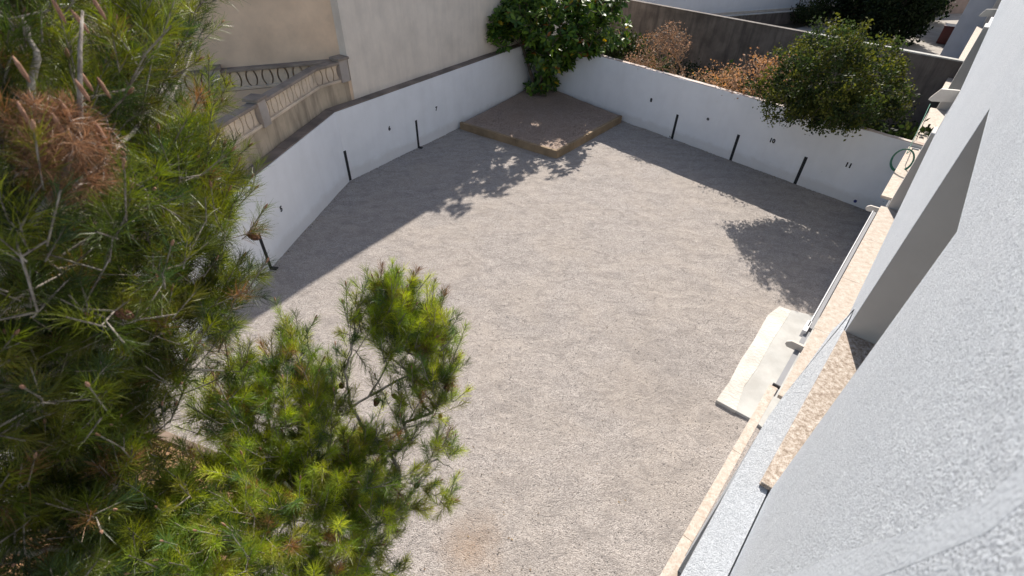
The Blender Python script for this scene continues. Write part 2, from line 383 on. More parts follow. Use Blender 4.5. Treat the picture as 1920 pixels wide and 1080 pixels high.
# ------------------------------------------------------------------ white yard walls with bay stripes and numbers
WH = 2.17
def prism_strip(pl0, pl1, z0, z1):
    b = MB()
    for i in range(len(pl0)-1): b.prism([tuple(pl0[i]), tuple(pl0[i+1]), tuple(pl1[i+1]), tuple(pl1[i])], z0, z1)
    return b
lw = thing('boundary_wall', 'white painted yard wall bent below the beige house, bays 5 to 7', 'wall', (*B2, 0))
prism_strip(off(0), off(.27), -.1, WH).build('wall', M['white'], lw)
cp = MB(); rr = random.Random(3)
o0, o1 = off(.02), off(.33)
for i in range(2):
    k = 26 if i == 0 else 16
    for j in range(k):
        pa = [o0[i]+(o0[i+1]-o0[i])*t for t in (j/k, (j+1)/k)]; pb = [o1[i]+(o1[i+1]-o1[i])*t for t in (j/k, (j+1)/k)]
        cp.prism([tuple(pa[0]), tuple(pa[1]), tuple(pb[1]), tuple(pb[0])], WH+.002, WH+.03+rr.uniform(0, .014))
cp.build('wall_cap', M['wall_cap'], lw)
rw = thing('boundary_wall', 'white painted yard wall under the green tree, bays 8 to 11', 'wall', (*R0, 0))
ro = lambda o: [isect(R0-nr*o, dr, B2-n1*0, d1), isect(R0-nr*o, dr, -NF[:2]*.31, UF[:2])]
prism_strip(ro(0), ro(.22), -.1, WH).build('wall', M['white'], rw)
cp = MB(); a0, a1 = ro(.0), ro(.215); k = 60
for j in range(k):
    t0, t1 = j/k, (j+1)/k; w0, w1 = rr.uniform(0, .035), rr.uniform(0, .05); h = rr.uniform(.008, .03)
    pa = [a0[0]+(a0[1]-a0[0])*t-nr*w0 for t in (t0, t1)]; pb = [a1[0]+(a1[1]-a1[0])*t+nr*w1 for t in (t0, t1)]
    cp.prism([tuple(pa[0]), tuple(pa[1]), tuple(pb[1]), tuple(pb[0])], WH+.001, WH+h)
cp.build('wall_cap', M['brick_edge'], rw)

def on_wall(p, a, d, nrm, lift=.004):
    r = ray(*p); t = (nrm@a)/(nrm@r[:2]); Q = r*t; Q = Q+np.array([0, 0, HC]); Q[:2] += nrm*lift; return Q
for base, top, a, d, nn, par in [((508, 503), (483, 440), A2, d2, n2, lw), ((657, 337), (645, 281), B2, d1, n1, lw), ((785, 276), (779, 224), B2, d1, n1, lw),
                                 ((1261, 255), (1270, 210), R0, dr, nr, rw), ((1372, 293), (1385, 247), R0, dr, nr, rw), ((1493, 338), (1514, 288), R0, dr, nr, rw)]:
    q0 = on_wall(base, a, d, nn, 0); z1 = .99 if par is lw else .94
    b = MB(); hw = .05; c = q0[:2]
    b.prism([tuple(c-d*hw), tuple(c+d*hw), tuple(c+d*hw+nn*.004), tuple(c-d*hw+nn*.004)], 0, z1)
    s = b.build('bay_stripe', M['black'], par)
    if par is lw and base[0] != 657:                                                          # the painted foot on the gravel side
        f = MB(); f.prism([tuple(c-d*hw), tuple(c+d*hw), tuple(c+d*hw+nn*.17), tuple(c-d*hw+nn*.17)], .0, .03); f.build('bay_kerb_block', M['black'], par)
def text_part(txt, P, right, up, nn, size, mat, par):
    cu = bpy.data.curves.new('bay_number', 'FONT'); cu.body = txt; cu.size = size; cu.align_x = 'CENTER'; cu.align_y = 'CENTER'; cu.extrude = .0015; cu.offset = .011
    cu.resolution_u = 3; cu.space_character = 1.05
    t = bpy.data.objects.new('tmp', cu); col.objects.link(t)
    me = bpy.data.meshes.new_from_object(t.evaluated_get(bpy.context.evaluated_depsgraph_get())); bpy.data.objects.remove(t)
    me.name = 'bay_number'; me.materials.clear(); me.materials.append(mat)
    o = bpy.data.objects.new('bay_number', me); col.objects.link(o)
    mm = Matrix(((right[0], up[0], nn[0], P[0]), (right[1], up[1], nn[1], P[1]), (right[2], up[2], nn[2], P[2]), (0, 0, 0, 1)))
    me.transform(mm); put(o, par); return o
for txt, p, a, d, nn, par in [('5', (527, 392), A2, d2, n2, lw), ('6', (730, 241), B2, d1, n1, lw), ('7', (818, 204), B2, d1, n1, lw),
                              ('8', (1221, 188), R0, dr, nr, rw), ('9', (1327, 225), R0, dr, nr, rw), ('10', (1448, 264), R0, dr, nr, rw), ('11', (1591, 310), R0, dr, nr, rw)]:
    P_ = on_wall(p, a, d, nn, .004); right = np.array([-nn[1], nn[0], 0]); 
    if np.cross(right, (0, 0, 1))@np.array([*nn, 0]) < 0: right = -right
    text_part(txt, P_, right, (0, 0, 1), (*nn, 0), .185, M['black'], par)

# ------------------------------------------------------------------ raised gravel bed in the corner
e0, e1, e2 = G(865, 230, .28)[:2], G(1045, 284, .28)[:2], G(1167, 217, .28)[:2]
e3 = CR
bed = thing('raised_bed', 'raised brown gravel bed with ochre concrete kerb in the yard corner', 'planter', (*e1, 0))
cen = (e0+e1+e2+e3)/4
def inset(p, k): return p+(cen-p)/np.linalg.norm(cen-p)*k
def kerb(a, b, kk):
    L = b-a; t = L/np.linalg.norm(L); nn = np.array([-t[1], t[0]])
    if nn@(cen-a) < 0: nn = -nn
    for j in range(kk):
        p, q = a+L*(j/kk)+t*.003, a+L*((j+1)/kk)-t*.003
        bb = MB(); bb.prism([tuple(p), tuple(q), tuple(q+nn*.12), tuple(p+nn*.12)], -.05, .28+rr.uniform(-.008, .008)); bb.build('kerb_stone', M['kerb'], bed, bevel=.012)
kerb(e0+(e0-e1)*.02, e1, 5); kerb(e1+(e2-e1)/np.linalg.norm(e2-e1)*.125, e2, 5)
b = MB(); u_ = (e0-e1)/np.linalg.norm(e0-e1); v_ = (e2-e1)/np.linalg.norm(e2-e1)
k = 40; gi = []
e1i = e1+u_*.1+v_*.1
for i in range(k+1):
    for j in range(k+1):
        s, t = i/k, j/k
        p = e1i*(1-s)*(1-t)+(e0+v_*.1)*s*(1-t)+(e2+u_*.1)*(1-s)*t+(e3-nr*0)*s*t
        gi.append((p[0], p[1], .262+.02*mnoise.noise((p[0]*2, p[1]*2, 5))+.09*max(0, s+t-1.4)))
b.add(gi, [(i*(k+1)+j, (i+1)*(k+1)+j, (i+1)*(k+1)+j+1, i*(k+1)+j+1) for i in range(k) for j in range(k)])
b.build('gravel_fill', M['bed_gravel'], bed, smooth=True)
stuff(put(pb := pebbles('loose_pebble', 0, np.array([(*((e1i*(1-s)*(1-t)+(e0+v_*.1)*s*(1-t)+(e2+u_*.1)*(1-s)*t+e3*s*t)), .275) for s, t in rng.uniform(.02, .95, (3500, 2))]), M['bed_gravel'], .01, .024), bed) or pb)

# ------------------------------------------------------------------ beige neighbour house and its terrace balustrade
hs = thing('beige_house', 'tall beige rendered house with cast stone terrace balustrade behind the white wall', 'house', (-6, 16, 0))
b1o = B2-n1*.33
P0 = b1o+d1*1.05; P1 = b1o+d1*15.0; HB = 11.2
back = np.array([-d1[1], d1[0]])
tl = G(235, 150, 3.3)[:2]-G(640, 115, 3.3)[:2]; tl = tl/np.linalg.norm(tl)               # terrace direction
b = MB(); b.prism([tuple(P0), tuple(P1), tuple(P1+back*9), tuple(P0+back*9)], -.1, HB); b.build('wall', M['cream'], hs)
Tc = P0+tl*.12
rec = np.array([-tl[1], tl[0]]); 
if rec@(np.array([0, 1.])) < 0: rec = -rec
W0 = isect(P0+rec*.24, tl, P0, d1)
b = MB(); b.prism([tuple(W0+back*.01), tuple(W0+tl*16), tuple(W0+tl*16+rec*7), tuple(W0+back*.01+rec*7)], -.1, HB-.01); b.build('wall', M['beige'], hs)
# terrace slab front and floor
b = MB(); b.prism([tuple(P0-d1*.01), tuple(P0+tl*15), tuple(P0+tl*15+rec*.35), tuple(P0+rec*.35+tl*.3)], -.1, 2.78); b.build('terrace_base', M['beige'], hs)
b = MB()
low = P0+tl*2.2-rec*.05
b.prism([tuple(P0+tl*1.0-rec*.02), tuple(P0+tl*14-rec*.02), tuple(P0+tl*14-rec*.06), tuple(P0+tl*1.0-rec*.06)], -.1, 1.5)
b.build('stained_plinth', M['timber'], hs)
# lower walkway between terrace and white wall
b = MB(); oo = off(.36)
b.prism([tuple(oo[0]), tuple(oo[1]), tuple(P0), tuple(P0+tl*14), tuple(oo[0]-n2*6)], -.1, 1.2); b.build('walkway', M['beige'], hs)
def bal_run(path, zb, zt, posts, pat=True):
    """balustrade along a plan path [(p,q)...]; zb base of lower rail, zt top of cap."""
    for (p, q) in path:
        L = np.linalg.norm(q-p); t = (q-p)/L; nn = np.array([-t[1], t[0]])
        def bar(hw, z0, z1, name, mat, bev=0):
            x = MB(); x.prism([tuple(p-nn*hw), tuple(q-nn*hw), tuple(q+nn*hw), tuple(p+nn*hw)], z0, z1); x.build(name, mat, hs, bevel=bev)
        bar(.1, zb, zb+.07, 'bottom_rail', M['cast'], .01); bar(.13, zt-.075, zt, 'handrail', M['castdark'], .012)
        z0, z1 = zb+.07, zt-.075; zm = (z0+z1)/2; k = max(2, int(round(L/.2)))
        if k % 2: k += 1
        wd = L/k
        for i in range(k):
            c = p+t*(i+.5)*wd; g_ = .019; pts = []; O = i % 2 == 0
            def edge(sgn, zz):
                s_ = (zz-zm)/(z1-z0)*2; bulge = .06*(1-s_*s_)
                hwid = wd/2-g_+((bulge-.03) if O else (.03-bulge))
                return sgn*hwid
            zs = [z0+(z1-z0)*j/6 for j in range(7)]
            pts = [(edge(1, z), z) for z in zs]+[(edge(-1, z), z) for z in zs[::-1]]
            if False:
                x = MB(); ring_o, ring_i = [], []
                for j in range(14):
                    th = 2*math.pi*j/14; hw_ = wd/2-g_; ring_o.append((hw_*math.cos(th)*1.0, zm+(z1-z0)/2*math.sin(th))); 
                    ring_i.append(((hw_-.03)*math.cos(th), zm+((z1-z0)/2-.035)*math.sin(th)))
                P3 = lambda a, h, o: (c[0]+t[0]*a+nn[0]*o, c[1]+t[1]*a+nn[1]*o, h)
                vs = [P3(a, h, -.04) for a, h in ring_o]+[P3(a, h, -.04) for a, h in ring_i]+[P3(a, h, .04) for a, h in ring_o]+[P3(a, h, .04) for a, h in ring_i]
                K = 14; fs = []
                for j in range(K):
                    j2 = (j+1) % K
                    fs += [(j, j2, K+j2, K+j), (2*K+j, 3*K+j, 3*K+j2, 2*K+j2), (j, 2*K+j, 2*K+j2, j2), (K+j, K+j2, 3*K+j2, 3*K+j)]
                x.add(vs, fs)
                pl = [(a*.98, zm+(h-zm)*.98) for a, h in ring_i]
                x.extr([P3(a, h, -.02) for a, h in pl], np.array([nn[0], nn[1], 0])*.04)
            else:
                x = MB(); x.extr([(c[0]+t[0]*a-nn[0]*.03, c[1]+t[1]*a-nn[1]*.03, z) for a, z in pts], np.array([nn[0], nn[1], 0])*.06)
            x.build('baluster', M['cast'], hs)
    for c, t in posts:
        nn = np.array([-t[1], t[0]]); x = MB(); h = .15
        x.prism([tuple(c-t*h-nn*h), tuple(c+t*h-nn*h), tuple(c+t*h+nn*h), tuple(c-t*h+nn*h)], zb-.02, zt+.03); po = x.build('post', M['postgrey'], hs, bevel=.01)
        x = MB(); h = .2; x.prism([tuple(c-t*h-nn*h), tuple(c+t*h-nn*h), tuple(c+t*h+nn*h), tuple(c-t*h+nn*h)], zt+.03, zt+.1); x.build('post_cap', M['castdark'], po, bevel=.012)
bo = .45
Lp = isect(A2-n2*bo, d2, B2-n1*bo, d1); E1 = B2-n1*bo+d1*.85; E2 = A2-n2*bo+d2*1.95; E3 = A2-n2*bo-d2*3.2
bal_run([(E3+d2*.15, E2-d2*.15), (E2+d2*.15, Lp), (Lp, E1-d1*.15)], 2.79, 3.34, [(E1, d1), (E2, d2), (E3, d2)])
x = MB()
for a, b_ in ((E3-d2*4, Lp), (Lp, E1+d1*.3)):
    t = (b_-a)/np.linalg.norm(b_-a); nn = np.array([-t[1], t[0]])
    if nn@np.array([1, 0]) < 0: nn = -nn
    x.prism([tuple(a-nn*.1), tuple(b_-nn*.1), tuple(b_+nn*.075), tuple(a+nn*.075)], 0, 2.785)
x.build('terrace_wall', M['tan'], hs)
U0 = P0+tl*.5-rec*.02
UP = P0+tl*4.9-rec*.02
bal_run([(P0+tl*.1+rec*.12, P0+tl*3.35+rec*.12), (P0+tl*3.65+rec*.12, P0+tl*9+rec*.12)], 2.79, 3.34, [(P0+tl*3.5+rec*.12, tl)])

# ------------------------------------------------------------------ our own white building: facade seen edge-on from its window
H = HC
wb = thing('white_house', 'white stuccoed house along the right edge with stone window sills', 'house', FP(6, -.3, 0))
N0 = -.3; IN = -.75
Zd0, Zd1 = H-3.1, H-1.02           # upper window
Zm0, Zm1 = H-5.1, H-3.45           # lower ribbon window
Zl1 = H-2.7
UE = 42.0
du0, du1 = 2.46, 4.52
x = MB()                                                     # facade, built round its openings
x.fbox(-5, du0, N0-.5, N0, Zd0+.0, Zd1); x.fbox(du1, 12.6, N0-.5, N0, Zd0, Zd1)
x.fbox(-5, 12.6, N0-.5, N0, Zd1, H+4.5); x.fbox(12.6, UE, N0-.5, N0, Zl1, H+4.5)
x.fbox(12.6, 12.9, N0-.5, N0, Zm1, Zl1-.0) if False else None
x.fbox(-5, 12.6, N0-.5, N0, Zm1, Zd0)
x.build('wall', M['stucco'], wb)
# the thickened lower wall with its stucco shelf
pl = [(-5, -.08), (1.55, -.08), (1.55, -.5), (-5, -.5)]
seg = lambda P_: [FP(u, n, 0)[:2] for u, n in P_]
x = MB(); x.prism(seg([(2.45, -.08), (2.62, -.078), (3.1, -.085), (3.42, -.112), (3.82, -.155), (4.5, -.205), (4.85, -.27), (5.0, -.298), (5.0, -.8), (2.45, -.8)]), -.1, H-3.24)
x.prism(seg([(-5, -.08), (1.2, -.08), (1.2, -.8), (-5, -.8)]), -.1, H-3.24)
x.prism(seg([(1.2, -.08), (2.45, -.08), (2.45, -.8), (1.2, -.8)]), -.1, H-4.9)
x.prism(seg([(-5, -.08), (2.62, -.078), (3.1, -.085), (3.42, -.112), (3.82, -.155), (4.5, -.205), (4.85, -.27), (5.0, -.298), (5.0, -.29), (-5, -.29)]), H-3.239, H-3.12)
x.build('shelf', M['stucco_dim'], wb)
# lower wall under the ribbon windows, piers
x = MB(); x.fbox(5.2, 21.5, -.85, -.24, -.1, Zm0-.06); x.build('wall', M['smooth_white'], wb)
x = MB(); x.fbox(12.45, 13.0, -.85, -.235, Zm0-.06, Zm1-.002); x.fbox(12.6, 13.0, -.85, -.302, Zm1-.002, Zl1-.002); x.build('pier', M['grey_plaster'], wb)
x = MB(); x.fbox(21.2, 22.0, -.85, -.18, -.1, Zl1-.002); x.build('pier', M['grey_plaster'], wb)
x = MB(); x.fbox(22.0, UE, -.85, -.24, -.1, Zm0-.061); x.build('wall', M['smooth_white'], wb)
# jamb linings of the upper window, its dark glazing and lintel
wd = MB(); wd.fbox(du1, du1+.02, N0-.6, N0-.001, Zd0, Zd1) 
wd = MB(); wd.fbox(du0-.3, du1+.3, N0-.56, N0-.5, Zd0-.1, Zd1+.1); win = wd.build('window', M['dark'], wb)
f = MB(); f.fbox(du1-.06, du1, N0-.5, N0-.44, Zd0, Zd1); f.fbox(du0, du0+.06, N0-.5, N0-.44, Zd0, Zd1); f.fbox(du0+.06, du1-.06, N0-.5, N0-.44, Zd1-.06, Zd1); f.fbox(du0+.06, du1-.06, N0-.5, N0-.44, Zd0, Zd0+.06); f.build('frame', M['frame'], win)
wl = MB(); wl.fbox(du1-.004, du1+.1, N0-.498, N0-.003, Zd0, Zd1-.001); wl.build('jamb', M['grey_plaster'], wb)
s = MB()
s.prism(seg([(du0+.005, N0+.07), (du0+.005, N0-.3), (du1-.006, N0-.3), (du1-.006, N0+.0), (du1+.02, N0+.012)]), Zd0, Zd0+.02)
s.prism(seg([(du0-.002, N0+.075), (du0-.002, N0-.002), (du1-.006, N0-.002), (du1+.015, N0+.013)]), Zd0-.012, Zd0+.0005)
s.build('sill', M['sill'], wb, bevel=.004)
s = MB(); s.fbox(du0+.0, du1-.006, N0-.44, N0-.301, Zd0+.001, Zd0+.03); s.build('sill', M['sill2'], wb)
# ribbon window: sill, glazing, frames
s = MB()
k = 4
for i in range(k):
    a, c = 5.5+i*(12.44-5.5)/k, 5.5+(i+1)*(12.44-5.5)/k-.003
    s2 = MB(); s2.fbox(a, c, -.55, -.115 if i else -.12, Zm0-.06, Zm0); s2.build('sill_slab', M['sill2'], wb, bevel=.004)
s = MB(); s.fbox(5.2, 12.44, -.66, -.6, Zm0, Zm1); win = s.build('window', M['dark'], wb)
f = MB()
for uu in (5.2, 7.0, 8.8, 10.6, 12.36): f.fbox(uu, uu+.07, -.6, -.55, Zm0, Zm1)
f.fbox(5.3, 12.44, -.605, -.545, Zm0+.001, Zm0+.06); f.build('frame', M['frame'], win)
k = 5
for i in range(k):
    a, c = 13.0+i*(21.2-13.0)/k, 13.0+(i+1)*(21.2-13.0)/k-.003
    s2 = MB(); s2.fbox(a, c, -.55, -.02, Zm0-.06, Zm0-.0); s2.build('sill_slab', M['sill2'], wb, bevel=.004)
s = MB(); s.fbox(13, 21.2, -.66, -.6, Zm0, Zl1); win = s.build('window', M['dark'], wb)
f = MB()
for uu in (13.0, 15.0, 17.0, 19.0, 21.1): f.fbox(uu, uu+.08, -.6, -.47, Zm0, Zl1)
f.fbox(13, 21.2, -.61, -.46, Zm0+.001, Zm0+.08); f.build('frame', M['frame'], win)
s2 = MB(); s2.fbox(23.5, 40, -.55, -.03, Zm0-.06, Zm0); s2.build('sill_slab', M['sill2'], wb, bevel=.004)
for u0_, u1_ in ((22.0, 23.5), (40, UE)): x = MB(); x.fbox(u0_, u1_, -.85, -.24, Zm0-.061, Zl1-.002); x.build('pier', M['grey_plaster'], wb)
s = MB(); s.fbox(23.5, 40, -.7, -.62, Zm0-.06, Zl1); s.build('window', M['dark'], wb)
# shutter boxes / rails hanging just below the sills
s = MB(); s.fbox(7.35, 12.3, -.105, -.04, Zm0-.3, Zm0-.12); s.build('awning_rail', M['rail'], wb, bevel=.006)
s = MB(); s.fbox(7.35, 12.3, -.039, -.022, Zm0-.3, Zm0-.1); s.build('awning_rail', M['smooth_white'], wb)
s = MB(); s.fbox(5.75, 7.3, -.1, -.03, Zm0-.3, Zm0-.16); s.build('awning_rail', M['rail'], wb)
s = MB(); s.fbox(7.2, 7.5, -.05, .012, Zm0-.24, Zm0-.1); s.build('rail_end', M['white'], wb)
# window in the thickened wall at the lower right
s = MB(); s.fbox(1.2, 2.449, -.7, -.65, H-4.9, H-3.24); win = s.build('window', M['dark'], wb)
s = MB(); s.fbox(1.21, 2.62, -.6, -.035, H-4.9, H-4.85); s.build('sill_slab', M['sill2'], wb)
# tan string course
k = 3
for i in range(k):
    a, c = 1.6+i*(5.62-1.6)/k, 1.6+(i+1)*(5.62-1.6)/k-.002
    s2 = MB(); s2.fbox(a, c, -.079, .028, Zm0-.06, Zm0-.01); s2.build('ledge_slab', M['sill2'], wb, bevel=.004)
s = MB(); s.lathe(FP(5.72, -.05, Zm0-.08), [(.03, -.05), (.03, .05)], 10, NF); s.build('pipe_end', M['black'], wb)
# stone brackets
def bracket(u, prof, th):
    s = MB(); s.extr([FP(u, n, H+z) for n, z in prof], UF*th); s.build('bracket', M['marble'], wb, bevel=.005)
for uu in (13.0, 25.9): bracket(uu, [(.095, -3.0), (.08, -2.95), (-.012, -2.77), (-.3, -2.737), (-.3, -2.96), (.03, -3.02)], .07)
for uu in (12.4, 6.75): bracket(uu, [(.125, -5.25), (.115, -5.2), (.06, -5.155), (-.12, -5.155), (-.12, -5.29), (.09, -5.29)], .05)
# smooth plaster band on the near wall, low right
pts = []
def p0(x_, y_, n=N0):
    r = ray(x_, y_); t = n/(r@NF); Q = r*t; return np.array([Q@UF, Q[2]+H])
band = [p0(*p) for p in ((1470, 1085), (1560, 1042), (1700, 1000), (1840, 940), (1930, 860), (1930, 935), (1850, 1000), (1720, 1055), (1640, 1085))]
s = MB(); s.extr([FP(u, N0-.002, z) for u, z in band], NF*.0024); s.build('plaster_band', M['band'], wb, bevel=.0008)

# door step
st_ = thing('door_step', 'pale concrete door step with rough outer strip against the white house', 'step', G(1430, 680))
pa = [(1462, 574), (1440, 590), (1412, 640), (1388, 676), (1368, 715), (1343, 750), (1380, 770), (1395, 725), (1420, 690), (1447, 640), (1470, 605), (1484, 582)]
hz = .065
s = MB(); s.prism([tuple(G(*p, hz)[:2]) for p in pa], -.05, hz); s.build('rough_strip', M['rough_conc'], st_, bevel=.004)
pb_ = [(1484, 581), (1470.5, 604.5), (1447, 639.5), (1420, 689.5), (1395, 724.5), (1380, 770), (1412, 787)]
far = [FP(6.75, -.24, 0)[:2], FP(10.6, -.24, 0)[:2]]
s = MB(); s.prism([tuple(G(*p, hz-.008)[:2]) for p in pb_]+far, -.05, hz-.008); s.build('slab', M['concrete'], st_, bevel=.003)

# far wing standing out beyond the garden
fw = thing('annex', 'shaded pale grey annex wall beyond the garden, past the white house', 'building', FP(43, 0, 0))
s = MB(); s.fbox(42.3, 58, -6, .95, -.1, 9.5); s.build('wall', M['annexgrey'], fw)
s = MB(); s.fbox(42.28, 58.1, .951, 1.0, 8.9, 9.1); s.build('cornice', M['white'], fw)

# hose, ball, bin
def onU(p, u):
    r = ray(*p); t = u/(r@UF); Q = r*t; return FP(u, Q@NF, Q[2]+H)
hb = thing('garden_hose', 'green coiled hose hanging where the white wall meets the house', 'hose', onU((1690, 297), 15.0))
c = np.array(onU((1692, 300), 15.0)); s = MB()
for k_ in range(3):
    vx = np.array([.62, -.72, 0.1]); pts = []
    for j in range(25):
        th = 2*math.pi*j/24; rr_ = .27+.015*k_; pts.append(c+UF*(-.02*k_)+NF*math.cos(th)*rr_*.75+np.array([0, 0, 1])*math.sin(th)*rr_)
    s.tube(pts, .011, 6)
M['hose'] = simple('green_hose', (.025, .16, .11), .4); s.build('coil', M['hose'], hb, smooth=True)
s = MB(); s.tube([c-NF*.1+np.array([0, 0, .34]), onU((1700, 288), 15.5), onU((1722, 243), 18), onU((1744, 195), 21)], .009, 6); s.build('hose_run', M['hose'], hb, smooth=True)
s = MB(); s.fbox(14.97, 15.03, -.24, -.1, c[2]+.31, c[2]+.34); s.build('hook', M['rail'], hb)
bl = G(1603, 380); M['blue'] = simple('blue_plastic', (.012, .02, .16), .35)
s = MB(); prof = [(.14*math.sin(t)*(1-.03*(abs(math.cos(6*t)) > .97)), .14-.14*math.cos(t)) for t in np.linspace(.02, 3.12, 24)]
s.lathe((bl[0]-.05, bl[1]-.08, .0), prof, 20); tag(s.build('ball', M['blue'], smooth=True), 'dark blue ball at the foot of the white wall near bay 11', 'ball')
rb = thing('red_bin', 'dark red container standing beside the shaded annex', 'container', G(1774, 84))
M['red'] = simple('dark_red', (.10, .008, .007), .4, var=.2)
s = MB(); c = G(1776, 80); s.box((c[0]-.3, c[1], .5), .35, .6, .5, -AZF); s.build('body', M['red'], rb, bevel=.03)
s = MB(); s.box((c[0]-.3, c[1], 1.036), .38, .63, .035, -AZF); s.build('lid', M['red'], rb, bevel=.02)

# ------------------------------------------------------------------ timber edging and wood chips, bottom left
t0, t1 = G(285, 797, .12)[:2], G(385, 838, .12)[:2]; td = (t1-t0)/np.linalg.norm(t1-t0); tn = np.array([td[1], -td[0]])
te = thing('timber_edging', 'weathered timber board edging the wood chip bed under the pines', 'edging', (*t0, 0))
for j in range(3):
    a = t0+td*(-1.2+j*1.4); c = a+td*1.39
    s = MB(); s.prism([tuple(a), tuple(c), tuple(c+tn*.14), tuple(a+tn*.14)], -.03, .12); s.build('board', M['timber'], te, bevel=.008)
bs = t0-td*1.3+tn*.15; pts = []
s = MB(); s.prism([tuple(bs), tuple(bs+td*4.3), tuple(bs+td*4.3+tn*6), tuple(bs+tn*6)], -.02, .05); structure(s.build('wood_chip_ground', M['chips']))
nch = 7000; s_, t_ = rng.uniform(0, 4.2, nch), rng.uniform(0, 3.2, nch)
c = np.stack([bs[0]+td[0]*s_+tn[0]*t_, bs[1]+td[1]*s_+tn[1]*t_, rng.uniform(.055, .085, nch)], -1)
a = rng.uniform(0, 6.28, nch); l = rng.uniform(.02, .05, nch); ww = rng.uniform(.008, .018, nch)
e = np.stack([np.cos(a), np.sin(a), rng.normal(0, .3, nch)], -1); f_ = np.stack([-np.sin(a), np.cos(a), rng.normal(0, .3, nch)], -1)
V = np.stack([c-e*l[:, None]-f_*ww[:, None], c+e*l[:, None]-f_*ww[:, None], c+e*l[:, None]+f_*ww[:, None], c-e*l[:, None]+f_*ww[:, None]], 1).reshape(-1, 3)
stuff(tag(raw_mesh('wood_chips', V, np.arange(nch*4).reshape(-1, 4), M['chips']), 'orange brown wood chips scattered under the pines', 'wood chips'))

# ------------------------------------------------------------------ trees
def grow(trunk, tips, step=.14, up=.0):
    """connect every tip to the nearest node already grown; returns node positions, parents."""
    nodes = [np.array(p, float) for p in trunk]; par = [-1]+list(range(len(trunk)-1))
    ax = np.array(trunk)
    dd = np.array([np.min(np.linalg.norm(ax-t, axis=1)) for t in tips]); tipn = []
    for i in np.argsort(dd):
        t = tips[i]; NP = np.array(nodes); v = t-NP; dist = np.linalg.norm(v, axis=1)
        pen = dist+.9*np.maximum(0, -v[:, 2]+.15*dist)+.15*np.maximum(0, .12-dist)
        j = int(np.argmin(pen)); L = dist[j]; k = max(1, int(L/step)); pj = NP[j]; prev = j
        sag = -.12*L
        for s in range(1, k+1):
            q = s/k; pos = pj+(t-pj)*q; pos = pos+np.array([0, 0, sag*4*q*(1-q)*.5])+(rng.normal(0, .012, 3) if s < k else 0)
            nodes.append(pos); par.append(prev); prev = len(nodes)-1
        tipn.append(prev)
    return np.array(nodes), np.array(par), tipn, np.argsort(dd)
def radii(par, n, r_tip, ex=2.3, cap=1):
    w_ = np.zeros(n); ch = np.bincount(par[par >= 0], minlength=n)
    w_[ch == 0] = 1
    for i in range(n-1, 0, -1):
        if par[i] >= 0: w_[par[i]] += w_[i]
    return np.minimum(r_tip*w_**(1/ex), cap)
def branch_mesh(nodes, par, rad, k=5):
    i = np.where(par >= 0)[0]; A, B = nodes[par[i]], nodes[i]; ra, rb_ = np.minimum(rad[par[i]], rad[i]*1.5), rad[i]
    d = B-A; L = np.linalg.norm(d, axis=1, keepdims=True)+1e-9; d = d/L
    r = np.where(np.abs(d[:, 2:3]) < .9, np.array([[0, 0, 1.0]]), np.array([[1.0, 0, 0]])); x = np.cross(r, d); x /= np.linalg.norm(x, axis=1, keepdims=True); y = np.cross(d, x)
    th = 2*np.pi*np.arange(k)/k; cs, sn = np.cos(th), np.sin(th)
    ring = x[:, None]*cs[None, :, None]+y[:, None]*sn[None, :, None]
    V = np.concatenate([A[:, None]-d[:, None]*ra[:, None, None]*.3+ring*ra[:, None, None], B[:, None]+d[:, None]*rb_[:, None, None]*.3+ring*rb_[:, None, None]], 1).reshape(-1, 3)
    j = np.arange(k); f = np.stack([j, (j+1) % k, k+(j+1) % k, k+j], -1)
    F = (f[None]+(np.arange(len(i))*2*k)[:, None, None]).reshape(-1, 4); return V, F, i
def root_child(par, n, nt_):                        # which first branch each node belongs to
    rc = -np.ones(n, int)
    for i in range(nt_, n): rc[i] = i if par[i] < nt_ else rc[par[i]]
    return rc
def needles_on(base, dirs, length, nn, nl, wdt, spread0=28, spread1=62):
    S_ = len(base); s = rng.beta(1.6, 1.0, (S_, nn)); phi = rng.uniform(0, 2*np.pi, (S_, nn))
    d = dirs; r = np.where(np.abs(d[:, 2:3]) < .9, np.array([[0, 0, 1.0]]), np.array([[1.0, 0, 0]])); x = np.cross(r, d); x /= np.linalg.norm(x, axis=1, keepdims=True); y = np.cross(d, x)
    an = np.radians(spread1+(spread0-spread1)*s+rng.normal(0, 9, s.shape))
    rd = x[:, None]*np.cos(phi)[..., None]+y[:, None]*np.sin(phi)[..., None]
    nd_ = d[:, None]*np.cos(an)[..., None]+rd*np.sin(an)[..., None]
    P_ = base[:, None]+d[:, None]*(s*length[:, None])[..., None]+rd*.003
    L = (nl*rng.uniform(.72, 1.15, s.shape))[..., None]*(1-.25*np.maximum(0, s-.85)/.15)[..., None]
    bend = rng.normal(0, .1, (*s.shape, 3)); bend[..., 2] -= .05
    mid = P_+nd_*L*.55; tip = P_+(nd_+bend)*L
    w_ = np.cross(nd_, rng.normal(0, 1, nd_.shape)); w_ /= np.linalg.norm(w_, axis=-1, keepdims=True)+1e-9; w_ = w_*wdt*.5
    V = np.stack([P_-w_*.8, P_+w_*.8, mid-w_, mid+w_, tip-w_*.25, tip+w_*.25], 2)
    n_ = S_*nn; V = V.reshape(n_, 6, 3); o = (np.arange(n_)*6)[:, None]
    F = np.concatenate([o+np.array([[0, 1, 3, 2]]), o+np.array([[2, 3, 5, 4]])]); return V.reshape(-1, 3), F, n_, s.reshape(-1)
def px_of(P_):
    v = (np.asarray(P_)-np.array([0, 0, HC]))@CAM; return CX+F_PX*v[..., 0]/-v[..., 2], CY-F_PX*v[..., 1]/-v[..., 2]

